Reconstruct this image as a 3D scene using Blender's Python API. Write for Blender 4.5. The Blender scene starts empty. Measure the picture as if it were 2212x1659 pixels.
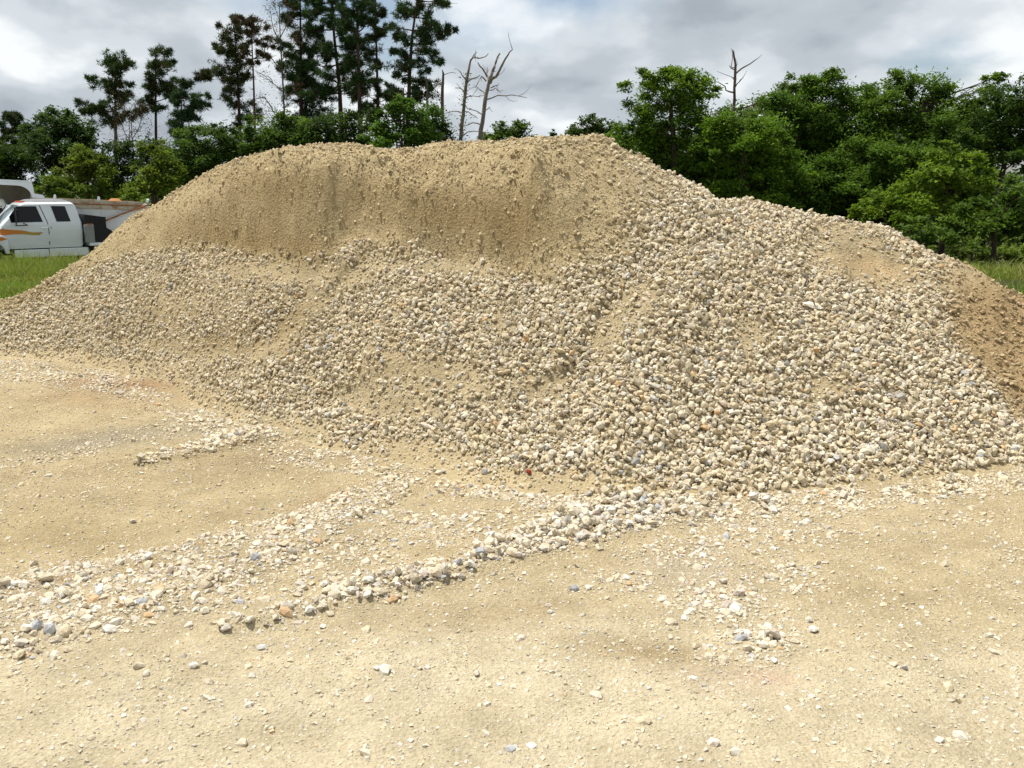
import bpy, bmesh, math, random
import numpy as np
from mathutils import Vector

random.seed(7)
rng = np.random.default_rng(7)
C = bpy.context.scene.collection
SC = bpy.context.scene
PI = math.pi

# ------------------------------------------------------------------ camera
EYE = 1.75
PITCH = math.radians(12.0)
FPX = 2016.0                      # focal length in pixels of a 2212 px wide frame
cam_d = bpy.data.cameras.new("camera")
cam_d.sensor_width = 36.0
cam_d.lens = 36.0 * FPX / 2212.0
cam_d.clip_start = 0.05
cam_d.clip_end = 3000.0
cam = bpy.data.objects.new("camera", cam_d)
C.objects.link(cam)
cam.location = (0, 0, EYE)
cam.rotation_euler = (PI / 2 - PITCH, 0, 0)
SC.camera = cam

# ------------------------------------------------------------------ world, sun, exposure
SUN_EL, SUN_AZ = math.radians(70), math.radians(-62)      # azimuth from +Y, negative = to the left
w = bpy.data.worlds.new("World")
SC.world = w
w.use_nodes = True
nt = w.node_tree
nt.nodes.clear()


def nd(tree, kind, **kw):
    n = tree.nodes.new(kind)
    for k, v in kw.items():
        if k in n.inputs:
            n.inputs[k].default_value = v
        else:
            setattr(n, k, v)
    return n


def ramp(tree, pts, interp='EASE'):
    r = tree.nodes.new('ShaderNodeValToRGB')
    r.color_ramp.interpolation = interp
    e = r.color_ramp.elements
    while len(e) < len(pts):
        e.new(0.5)
    for el, (p, c) in zip(e, pts):
        el.position = p
        el.color = (c[0], c[1], c[2], 1) if len(c) == 3 else c
    return r


out = nd(nt, 'ShaderNodeOutputWorld')
sky = nd(nt, 'ShaderNodeTexSky', sky_type='NISHITA', sun_disc=False, sun_elevation=SUN_EL,
         sun_rotation=SUN_AZ, air_density=1.0, dust_density=1.5, ozone_density=1.2)
bg_sky = nd(nt, 'ShaderNodeBackground', Strength=0.095)
nt.links.new(sky.outputs[0], bg_sky.inputs[0])
tc = nd(nt, 'ShaderNodeTexCoord')
sep = nd(nt, 'ShaderNodeSeparateXYZ')
nt.links.new(tc.outputs['Generated'], sep.inputs[0])
mx = nd(nt, 'ShaderNodeMath', operation='MAXIMUM')
nt.links.new(sep.outputs[2], mx.inputs[0]); mx.inputs[1].default_value = 0.0
ad = nd(nt, 'ShaderNodeMath', operation='ADD')
nt.links.new(mx.outputs[0], ad.inputs[0]); ad.inputs[1].default_value = 0.34
dx = nd(nt, 'ShaderNodeMath', operation='DIVIDE'); dy = nd(nt, 'ShaderNodeMath', operation='DIVIDE')
nt.links.new(sep.outputs[0], dx.inputs[0]); nt.links.new(ad.outputs[0], dx.inputs[1])
nt.links.new(sep.outputs[1], dy.inputs[0]); nt.links.new(ad.outputs[0], dy.inputs[1])
cmb = nd(nt, 'ShaderNodeCombineXYZ')
nt.links.new(dx.outputs[0], cmb.inputs[0]); nt.links.new(dy.outputs[0], cmb.inputs[1])
mp = nd(nt, 'ShaderNodeMapping')
mp.inputs['Location'].default_value = (5.3, 2.4, 0.0)
mp.inputs['Scale'].default_value = (1.25, 1.05, 1.0)
nt.links.new(cmb.outputs[0], mp.inputs[0])
n1 = nd(nt, 'ShaderNodeTexNoise', Scale=1.3, Detail=7.0, Roughness=0.50, Distortion=0.15)
nt.links.new(mp.outputs[0], n1.inputs['Vector'])
n2 = nd(nt, 'ShaderNodeTexNoise', Scale=2.7, Detail=8.0, Roughness=0.46, Distortion=0.12)
mp2 = nd(nt, 'ShaderNodeMapping')
mp2.inputs['Location'].default_value = (7.7, 4.2, 2.0)
nt.links.new(mp.outputs[0], mp2.inputs[0])
nt.links.new(mp2.outputs[0], n2.inputs['Vector'])
cov = ramp(nt, [(0.31, (0, 0, 0)), (0.47, (1, 1, 1))])
nt.links.new(n1.outputs[0], cov.inputs[0])
ccol = ramp(nt, [(0.32, (0.38, 0.425, 0.475)), (0.44, (0.50, 0.55, 0.60)), (0.54, (0.66, 0.71, 0.75)), (0.66, (0.92, 0.95, 0.97))])
nt.links.new(n2.outputs[0], ccol.inputs[0])
bg_cl = nd(nt, 'ShaderNodeBackground', Strength=0.86)
nt.links.new(ccol.outputs[0], bg_cl.inputs[0])
mixw = nd(nt, 'ShaderNodeMixShader')
nt.links.new(cov.outputs[0], mixw.inputs[0])
nt.links.new(bg_sky.outputs[0], mixw.inputs[1])
nt.links.new(bg_cl.outputs[0], mixw.inputs[2])
nt.links.new(mixw.outputs[0], out.inputs[0])

sun_d = bpy.data.lights.new("sun", 'SUN')
sun_d.energy = 4.9
sun_d.angle = math.radians(0.55)
sun_d.color = (1.0, 0.965, 0.90)
sun = bpy.data.objects.new("sun", sun_d)
C.objects.link(sun)
sv = Vector((math.sin(SUN_AZ) * math.cos(SUN_EL), math.cos(SUN_AZ) * math.cos(SUN_EL), math.sin(SUN_EL)))
sun.rotation_euler = sv.to_track_quat('Z', 'Y').to_euler()

SC.view_settings.view_transform = 'Standard'
SC.view_settings.look = 'None'
SC.view_settings.gamma = 1.0
SC.view_settings.use_curve_mapping = False
SC.view_settings.exposure = 0.3

# ------------------------------------------------------------------ image pixel projection helpers
cp, sp = math.cos(PITCH), math.sin(PITCH)


def ray(u, v):
    """direction through an image pixel with forward component 1: (x/y, z/y)"""
    cx = (np.asarray(u, float) - 1106.0) / FPX
    cy = (829.5 - np.asarray(v, float)) / FPX
    fy = cp + cy * sp
    return cx / fy, (cy * cp - sp) / fy


def P(u, v, d):
    s, k = ray(u, v)
    return np.array([s * d, d, EYE + k * d])


def proj(x, y, z):
    zz = z - EYE
    f = y * cp - zz * sp
    up = y * sp + zz * cp
    f = np.maximum(f, 1e-3)
    return 1106.0 + FPX * x / f, 829.5 - FPX * up / f


def _hash(ix, iy, seed):
    h = (ix.astype(np.int64) * 374761393 + iy.astype(np.int64) * 668265263 + seed * 1442695041) & 0xFFFFFFFF
    h = ((h ^ (h >> 13)) * 1274126177) & 0xFFFFFFFF
    h = (h ^ (h >> 16)) & 0xFFFF
    return h / 65535.0


def vnoise(x, y, seed=0):
    x = np.asarray(x, float); y = np.asarray(y, float)
    ix = np.floor(x); iy = np.floor(y)
    fx = x - ix; fy = y - iy
    fx = fx * fx * (3 - 2 * fx); fy = fy * fy * (3 - 2 * fy)
    a = _hash(ix, iy, seed); b = _hash(ix + 1, iy, seed)
    c = _hash(ix, iy + 1, seed); d = _hash(ix + 1, iy + 1, seed)
    return (a * (1 - fx) + b * fx) * (1 - fy) + (c * (1 - fx) + d * fx) * fy


def fbm(x, y, seed=0, o=4, g=0.5):
    t = 0.0; a = 1.0; n = 0.0
    for i in range(o):
        t = t + a * (vnoise(x * 2 ** i, y * 2 ** i, seed + i * 17) - 0.5)
        n += a; a *= g
    return t / n * 2


def sstep(a, b, x):
    t = np.clip((x - a) / (b - a), 0, 1)
    return t * t * (3 - 2 * t)


def blob(u, v, cu_, cv_, ru, rv, rot=0.0):
    c, s_ = math.cos(rot), math.sin(rot)
    a = (u - cu_); b = (v - cv_)
    q = ((a * c + b * s_) / ru) ** 2 + ((-a * s_ + b * c) / rv) ** 2
    return np.exp(-q)


def strip(u, v, pts):
    """closeness to a polyline of (u, v, half width); 1 on it"""
    best = np.zeros_like(u)
    for (u0, v0, w0), (u1, v1, w1) in zip(pts[:-1], pts[1:]):
        L2 = (u1 - u0) ** 2 + (v1 - v0) ** 2
        t = np.clip(((u - u0) * (u1 - u0) + (v - v0) * (v1 - v0)) / L2, 0, 1)
        d = np.hypot(u - (u0 + t * (u1 - u0)), v - (v0 + t * (v1 - v0)))
        ww = w0 + (w1 - w0) * t
        best = np.maximum(best, 1 - sstep(0.65, 1.2, d / ww))
    return best


def tag(o, label=None, cat=None, group=None, kind=None):
    if label: o['label'] = label
    if cat: o['category'] = cat
    if group: o['group'] = group
    if kind: o['kind'] = kind
    return o


def empty(name, loc, rz=0.0):
    o = bpy.data.objects.new(name, None)
    o.location = loc
    o.rotation_euler = (0, 0, rz)
    o.empty_display_size = 0.2
    C.objects.link(o)
    return o


def raw_mesh(name, V, F, mat, col=None, smooth=False):
    """V (n,3), F (m,k) all faces of one size"""
    V = np.ascontiguousarray(V, np.float32)
    F = np.ascontiguousarray(F, np.int32)
    me = bpy.data.meshes.new(name)
    k = F.shape[1]
    me.vertices.add(len(V)); me.vertices.foreach_set('co', V.ravel())
    me.loops.add(F.size); me.loops.foreach_set('vertex_index', F.ravel())
    me.polygons.add(len(F)); me.polygons.foreach_set('loop_start', np.arange(0, F.size, k, dtype=np.int32))
    me.update(calc_edges=True)
    if col is not None:
        a = me.attributes.new('tint', 'FLOAT_COLOR', 'POINT')
        c4 = np.ones((len(V), 4), np.float32); c4[:, :3] = col
        a.data.foreach_set('color', c4.ravel())
    if smooth: me.shade_smooth()
    else: me.shade_flat()
    if mat: me.materials.append(mat)
    return me


def link(name, me, parent=None):
    o = bpy.data.objects.new(name, me)
    C.objects.link(o)
    if parent: o.parent = parent
    return o


class MB:
    """collects polygons for one mesh"""
    def __init__(s): s.v = []; s.f = []

    def add(s, V, F):
        b = len(s.v)
        s.v += [tuple(map(float, p)) for p in V]
        s.f += [tuple(b + i for i in f) for f in F]
        return s

    def box(s, x0, x1, y0, y1, z0, z1):
        V = [(x0, y0, z0), (x1, y0, z0), (x1, y1, z0), (x0, y1, z0), (x0, y0, z1), (x1, y0, z1), (x1, y1, z1), (x0, y1, z1)]
        return s.add(V, [(0, 3, 2, 1), (4, 5, 6, 7), (0, 1, 5, 4), (1, 2, 6, 5), (2, 3, 7, 6), (3, 0, 4, 7)])

    def prism(s, pts, y0, y1):
        """outline in x,z extruded along y"""
        n = len(pts)
        V = [(p[0], y0, p[1]) for p in pts] + [(p[0], y1, p[1]) for p in pts]
        F = [tuple(range(n)), tuple(range(2 * n - 1, n - 1, -1))]
        F += [(i, i + n, (i + 1) % n + n, (i + 1) % n) for i in range(n)]
        return s.add(V, F)

    def tube(s, pts, rad, n=8, cap=True):
        pts = [np.array(p, float) for p in pts]
        rad = [rad] * len(pts) if np.isscalar(rad) else rad
        V = []; F = []
        up = np.array([0.13, 0.29, 0.95])
        for i, p in enumerate(pts):
            t = pts[min(i + 1, len(pts) - 1)] - pts[max(i - 1, 0)]
            t = t / (np.linalg.norm(t) + 1e-9)
            a = np.cross(t, up if abs(t @ up) < 0.93 else np.array([1, 0, 0.1])); a /= np.linalg.norm(a)
            b = np.cross(t, a)
            for k in range(n):
                q = 2 * PI * k / n
                V.append(p + rad[i] * (math.cos(q) * a + math.sin(q) * b))
        for i in range(len(pts) - 1):
            for k in range(n):
                F.append((i * n + k, i * n + (k + 1) % n, (i + 1) * n + (k + 1) % n, (i + 1) * n + k))
        if cap:
            F.append(tuple(range(n - 1, -1, -1)))
            F.append(tuple(range((len(pts) - 1) * n, len(pts) * n)))
        return s.add(V, F)

    def build(s, name, mat, parent=None, smooth=False, bevel=0.0):
        me = bpy.data.meshes.new(name)
        me.from_pydata(s.v, [], s.f)
        bm = bmesh.new(); bm.from_mesh(me)
        bmesh.ops.recalc_face_normals(bm, faces=bm.faces)
        if bevel > 0:
            es = [e for e in bm.edges if len(e.link_faces) == 2 and e.calc_face_angle(0) > 0.6]
            bmesh.ops.bevel(bm, geom=es, offset=bevel, segments=2, affect='EDGES', profile=0.6)
        bm.to_mesh(me); bm.free()
        if smooth:
            me.shade_smooth()
            me.set_sharp_from_angle(angle=0.7)
        else:
            me.shade_flat()
        me.materials.append(mat)
        return link(name, me, parent)


# ------------------------------------------------------------------ materials
def new_mat(name):
    m = bpy.data.materials.new(name)
    m.use_nodes = True
    t = m.node_tree
    b = t.nodes['Principled BSDF']
    return m, t, b


def mat_plain(name, col, rough=0.5, metal=0.0, spec=0.5, var=0.12, scale=6.0, coat=0.0):
    m, t, b = new_mat(name)
    n = nd(t, 'ShaderNodeTexNoise', Scale=scale, Detail=5.0, Roughness=0.6)
    tcn = nd(t, 'ShaderNodeTexCoord')
    t.links.new(tcn.outputs['Object'], n.inputs['Vector'])
    lo = tuple(c * (1 - var) for c in col); hi = tuple(min(1, c * (1 + var)) for c in col)
    r = ramp(t, [(0.3, lo), (0.7, hi)], 'LINEAR')
    t.links.new(n.outputs[0], r.inputs[0])
    t.links.new(r.outputs[0], b.inputs['Base Color'])
    b.inputs['Roughness'].default_value = rough
    b.inputs['Metallic'].default_value = metal
    b.inputs['Specular IOR Level'].default_value = spec
    b.inputs['Coat Weight'].default_value = coat
    return m


def mat_earth(name, s1, s2, bump, bscale):
    """loose earth: tint placed by image coordinates, times grain, with fine relief"""
    m, t, b = new_mat(name)
    a = nd(t, 'ShaderNodeAttribute', attribute_name='tint')
    tcn = nd(t, 'ShaderNodeTexCoord')
    n = nd(t, 'ShaderNodeTexNoise', Scale=s1, Detail=8.0, Roughness=0.65)
    t.links.new(tcn.outputs['Object'], n.inputs['Vector'])
    n_b = nd(t, 'ShaderNodeTexNoise', Scale=s2, Detail=6.0, Roughness=0.75)
    t.links.new(tcn.outputs['Object'], n_b.inputs['Vector'])
    vo = nd(t, 'ShaderNodeTexVoronoi', Scale=bscale)
    t.links.new(tcn.outputs['Object'], vo.inputs['Vector'])
    r1 = ramp(t, [(0.25, (0.80, 0.78, 0.74)), (0.75, (1.18, 1.19, 1.22))], 'LINEAR')
    t.links.new(n.outputs[0], r1.inputs[0])
    r2 = ramp(t, [(0.28, (0.76, 0.74, 0.70)), (0.55, (1.0, 1.0, 1.0)), (0.75, (1.22, 1.22, 1.24))], 'LINEAR')
    t.links.new(n_b.outputs[0], r2.inputs[0])
    m1 = nd(t, 'ShaderNodeMix', data_type='RGBA', blend_type='MULTIPLY'); m1.inputs[0].default_value = 1.0
    m2 = nd(t, 'ShaderNodeMix', data_type='RGBA', blend_type='MULTIPLY'); m2.inputs[0].default_value = 1.0
    t.links.new(a.outputs['Color'], m1.inputs[6]); t.links.new(r1.outputs[0], m1.inputs[7])
    t.links.new(m1.outputs[2], m2.inputs[6]); t.links.new(r2.outputs[0], m2.inputs[7])
    t.links.new(m2.outputs[2], b.inputs['Base Color'])
    hsum = nd(t, 'ShaderNodeMath', operation='MULTIPLY_ADD')
    t.links.new(vo.outputs['Distance'], hsum.inputs[0]); hsum.inputs[1].default_value = -0.5
    t.links.new(n_b.outputs[0], hsum.inputs[2])
    bp = nd(t, 'ShaderNodeBump', Strength=bump, Distance=0.02)
    t.links.new(hsum.outputs[0], bp.inputs['Height'])
    t.links.new(bp.outputs[0], b.inputs['Normal'])
    b.inputs['Roughness'].default_value = 0.95
    b.inputs['Specular IOR Level'].default_value = 0.15
    return m


def mat_stone(name, use_obj):
    m, t, b = new_mat(name)
    if use_obj:
        a = nd(t, 'ShaderNodeObjectInfo'); csrc = a.outputs['Color']
    else:
        a = nd(t, 'ShaderNodeAttribute', attribute_name='tint'); csrc = a.outputs['Color']
    tcn = nd(t, 'ShaderNodeTexCoord')
    geo = nd(t, 'ShaderNodeNewGeometry')
    n = nd(t, 'ShaderNodeTexNoise', Scale=38.0, Detail=6.0, Roughness=0.7)
    t.links.new(geo.outputs['Position'], n.inputs['Vector'])
    n_b = nd(t, 'ShaderNodeTexNoise', Scale=150.0, Detail=4.0, Roughness=0.7)
    t.links.new(geo.outputs['Position'], n_b.inputs['Vector'])
    r1 = ramp(t, [(0.3, (0.78, 0.75, 0.70)), (0.5, (1, 1, 1)), (0.72, (1.14, 1.13, 1.12))], 'LINEAR')
    t.links.new(n.outputs[0], r1.inputs[0])
    m1 = nd(t, 'ShaderNodeMix', data_type='RGBA', blend_type='MULTIPLY'); m1.inputs[0].default_value = 1.0
    t.links.new(csrc, m1.inputs[6]); t.links.new(r1.outputs[0], m1.inputs[7])
    t.links.new(m1.outputs[2], b.inputs['Base Color'])
    hs = nd(t, 'ShaderNodeMath', operation='ADD')
    t.links.new(n.outputs[0], hs.inputs[0]); t.links.new(n_b.outputs[0], hs.inputs[1])
    bp = nd(t, 'ShaderNodeBump', Strength=0.55, Distance=0.008)
    t.links.new(hs.outputs[0], bp.inputs['Height'])
    t.links.new(bp.outputs[0], b.inputs['Normal'])
    b.inputs['Roughness'].default_value = 0.9
    b.inputs['Specular IOR Level'].default_value = 0.2
    return m


def mat_leaf(name, rough=0.55, trans=0.3):
    m, t, b = new_mat(name)
    a = nd(t, 'ShaderNodeAttribute', attribute_name='tint')
    t.links.new(a.outputs['Color'], b.inputs['Base Color'])
    b.inputs['Roughness'].default_value = rough
    b.inputs['Specular IOR Level'].default_value = 0.08
    tr = nd(t, 'ShaderNodeBsdfTranslucent')
    mm = nd(t, 'ShaderNodeMix', data_type='RGBA', blend_type='MULTIPLY'); mm.inputs[0].default_value = 1.0
    t.links.new(a.outputs['Color'], mm.inputs[6]); mm.inputs[7].default_value = (1.25, 1.3, 0.55, 1)
    t.links.new(mm.outputs[2], tr.inputs[0])
    mix = nd(t, 'ShaderNodeMixShader'); mix.inputs[0].default_value = trans
    t.links.new(b.outputs[0], mix.inputs[1]); t.links.new(tr.outputs[0], mix.inputs[2])
    t.links.new(mix.outputs[0], t.nodes['Material Output'].inputs[0])
    return m


def mat_bark(name, c0, c1, scale=9.0):
    m, t, b = new_mat(name)
    tcn = nd(t, 'ShaderNodeTexCoord')
    mpn = nd(t, 'ShaderNodeMapping'); mpn.inputs['Scale'].default_value = (1, 1, 0.25)
    t.links.new(tcn.outputs['Object'], mpn.inputs[0])
    n = nd(t, 'ShaderNodeTexNoise', Scale=scale, Detail=7.0, Roughness=0.7)
    t.links.new(mpn.outputs[0], n.inputs['Vector'])
    r = ramp(t, [(0.35, c0), (0.68, c1)], 'LINEAR')
    t.links.new(n.outputs[0], r.inputs[0]); t.links.new(r.outputs[0], b.inputs['Base Color'])
    bp = nd(t, 'ShaderNodeBump', Strength=0.7, Distance=0.04)
    t.links.new(n.outputs[0], bp.inputs['Height']); t.links.new(bp.outputs[0], b.inputs['Normal'])
    b.inputs['Roughness'].default_value = 0.92
    b.inputs['Specular IOR Level'].default_value = 0.15
    return m


def mat_rusted(name, paint, rust, lo, hi, rough=0.6, vscale=0.25):
    m, t, b = new_mat(name)
    tcn = nd(t, 'ShaderNodeTexCoord')
    mpn = nd(t, 'ShaderNodeMapping'); mpn.inputs['Scale'].default_value = (1, 1, vscale)
    t.links.new(tcn.outputs['Object'], mpn.inputs[0])
    n = nd(t, 'ShaderNodeTexNoise', Scale=4.5, Detail=8.0, Roughness=0.68)
    t.links.new(mpn.outputs[0], n.inputs['Vector'])
    n_b = nd(t, 'ShaderNodeTexNoise', Scale=1.3, Detail=5.0, Roughness=0.6)
    t.links.new(tcn.outputs['Object'], n_b.inputs['Vector'])
    r0 = ramp(t, [(0.3, tuple(c * 0.80 for c in paint)), (0.7, paint)], 'LINEAR')
    t.links.new(n_b.outputs[0], r0.inputs[0])
    r = ramp(t, [(lo, (0, 0, 0)), (hi, (1, 1, 1))], 'LINEAR')
    t.links.new(n.outputs[0], r.inputs[0])
    rr = ramp(t, [(0.3, tuple(c * 0.55 for c in rust)), (0.7, rust)], 'LINEAR')
    t.links.new(n_b.outputs[0], rr.inputs[0])
    mx_ = nd(t, 'ShaderNodeMix', data_type='RGBA')
    t.links.new(r.outputs[0], mx_.inputs[0]); t.links.new(r0.outputs[0], mx_.inputs[6]); t.links.new(rr.outputs[0], mx_.inputs[7])
    t.links.new(mx_.outputs[2], b.inputs['Base Color'])
    b.inputs['Roughness'].default_value = rough
    return m


M = dict(
    earth=mat_earth('yard_earth', 3.0, 48.0, 0.9, 75.0),
    pile=mat_earth('pile_earth', 5.0, 34.0, 0.8, 48.0),
    stone=mat_stone('crushed_stone', False),
    stone_one=mat_stone('single_stone', True),
    leaf=mat_leaf('leaf', 0.6, 0.38),
    needle=mat_leaf('needle', 0.6, 0.16),
    grass=mat_leaf('grass_blade', 0.6, 0.35),
    bark=mat_bark('bark', (0.025, 0.018, 0.013), (0.09, 0.068, 0.05)),
    pine_bark=mat_bark('pine_bark', (0.028, 0.017, 0.013), (0.11, 0.068, 0.047)),
    dead=mat_bark('dead_wood', (0.10, 0.078, 0.062), (0.30, 0.25, 0.21)),
    dead_dark=mat_bark('dark_dead_wood', (0.04, 0.03, 0.024), (0.16, 0.115, 0.085)),
    white=mat_plain('white_paint', (0.66, 0.69, 0.71), 0.28, 0, 0.5, 0.05, 2.0, 0.5),
    cream=mat_plain('cream_paint', (0.66, 0.67, 0.60), 0.4, 0, 0.5, 0.08, 3.0),
    roof_grey=mat_plain('dusty_roof', (0.17, 0.172, 0.18), 0.6, 0, 0.3, 0.12, 3.0),
    glass=mat_plain('tinted_glass', (0.006, 0.007, 0.008), 0.08, 0, 0.2, 0.1),
    shield=mat_plain('windshield_glass', (0.10, 0.14, 0.16), 0.05, 0, 0.8, 0.3, 1.5),
    black=mat_plain('black_steel', (0.010, 0.010, 0.011), 0.55, 0, 0.3, 0.3),
    tyre=mat_plain('tyre_rubber', (0.018, 0.017, 0.017), 0.85, 0, 0.2, 0.2),
    rim=mat_plain('rim_steel', (0.42, 0.42, 0.42), 0.4, 0.7, 0.5, 0.1),
    chrome=mat_plain('chrome', (0.7, 0.7, 0.7), 0.2, 0.9, 0.5, 0.05),
    grey=mat_plain('grey_box', (0.22, 0.225, 0.22), 0.5, 0, 0.4, 0.12),
    orange=mat_plain('orange_stripe', (0.55, 0.17, 0.012), 0.3, 0, 0.5, 0.2, 1.2),
    gold=mat_plain('gold_stripe', (0.36, 0.22, 0.02), 0.3, 0, 0.5, 0.25, 2.0),
    lamp=mat_plain('amber_lens', (0.42, 0.07, 0.02), 0.3, 0, 0.5, 0.1),
    seam=mat_plain('panel_gap', (0.05, 0.05, 0.055), 0.8, 0, 0.2, 0.1),
    bed=mat_rusted('dump_bed_paint', (0.56, 0.57, 0.54), (0.22, 0.10, 0.04), 0.60, 0.78, 0.55),
    rustband=mat_rusted('rusty_rim', (0.44, 0.40, 0.29), (0.28, 0.105, 0.03), 0.45, 0.68, 0.75, 0.9),
    rust=mat_plain('rust', (0.26, 0.10, 0.035), 0.85, 0, 0.2, 0.4, 6.0),
    soil=mat_plain('orange_soil', (0.36, 0.17, 0.07), 0.95, 0, 0.1, 0.25, 9.0),
    red=mat_plain('red_fragment', (0.30, 0.035, 0.02), 0.8, 0, 0.2, 0.25, 40.0),
    lining=mat_plain('bed_lining', (0.30, 0.27, 0.21), 0.8, 0, 0.2, 0.25, 3.0),
)

# ------------------------------------------------------------------ the lie of the land
def ground_z(x, y):
    x = np.asarray(x, float); y = np.asarray(y, float)
    far = np.clip(y - 13.5, 0, None)
    z = -1.9 * (1 - np.exp(-far * 0.036))
    z = z + 0.03 * fbm(x * 0.35, y * 0.35, 3, 3) * sstep(0.5, 5, y)
    return z


# outlines of the pile: foot, bench and crest as image pixels (u, v)
FOOT = [(-420, 735), (-150, 757), (0, 776), (150, 792), (300, 825), (420, 880), (520, 925), (650, 962), (760, 985), (880, 1015),
        (1000, 1048), (1200, 1075), (1400, 1090), (1550, 1085), (1750, 1065), (1950, 1045), (2212, 1010), (2450, 960), (2700, 900)]
BENCH = [(-420, 735), (-150, 722), (0, 695), (100, 640), (200, 578), (350, 548), (470, 543), (560, 575), (650, 592), (720, 574), (785, 538),
         (850, 552), (950, 570), (1100, 583), (1180, 612), (1260, 618), (1350, 580), (1450, 530), (1560, 525), (1700, 560), (1900, 605),
         (2050, 680), (2212, 770), (2450, 865), (2700, 900)]
CREST = [(-420, 735), (-150, 706), (0, 655), (60, 633), (120, 594), (200, 543), (270, 478), (330, 443), (400, 403), (480, 353), (550, 329),
         (620, 316), (700, 310), (760, 306), (830, 319), (900, 317), (960, 300), (1050, 300), (1130, 298), (1200, 293), (1255, 283),
         (1310, 294), (1370, 328), (1440, 366), (1500, 397), (1540, 422), (1556, 438), (1576, 431), (1605, 428), (1660, 443), (1720, 455), (1800, 468), (1900, 486),
         (1950, 512), (2010, 548), (2080, 566), (2140, 603), (2212, 643), (2300, 695), (2450, 795), (2700, 900)]
US = np.linspace(-420, 2700, 261)
fu = np.array(FOOT, float); bu = np.array(BENCH, float); cu = np.array(CREST, float)
vf = np.interp(US, fu[:, 0], fu[:, 1]); vb = np.interp(US, bu[:, 0], bu[:, 1]); vc = np.interp(US, cu[:, 0], cu[:, 1])
sl_a = np.interp(US, [-400, 300, 900, 1400, 2200], [0.5, 0.50, 0.54, 0.57, 0.50])
sl_s = np.interp(US, [-400, 150, 450, 1150, 1400, 1535, 1570, 1950, 2150, 2700], [0.5, 0.55, 0.80, 0.86, 0.68, 0.66, 0.40, 0.42, 0.5, 0.5])
sF, kF = ray(US, vf); yF = -EYE / kF
sB, kB = ray(US, vb); yB = (EYE + sl_a * yF) / (sl_a - kB); zB = (yB - yF) * sl_a
sC, kC = ray(US, vc); yC = (EYE - zB + sl_s * yB) / (sl_s - kC); zC = EYE + kC * yC


def smooth(a, n):
    k = np.hanning(n + 2)[1:-1]; k /= k.sum()
    return np.convolve(np.pad(a, n, mode='edge'), k, mode='same')[n:-n]


yB = smooth(yB, 17); zB = smooth(zB, 17)
yC = (EYE - zB + sl_s * yB) / (sl_s - kC)
yC_s = smooth(yC, 5)
zC = EYE + kC * yC_s; yC = yC_s
yF = smooth(yF, 7)


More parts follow.
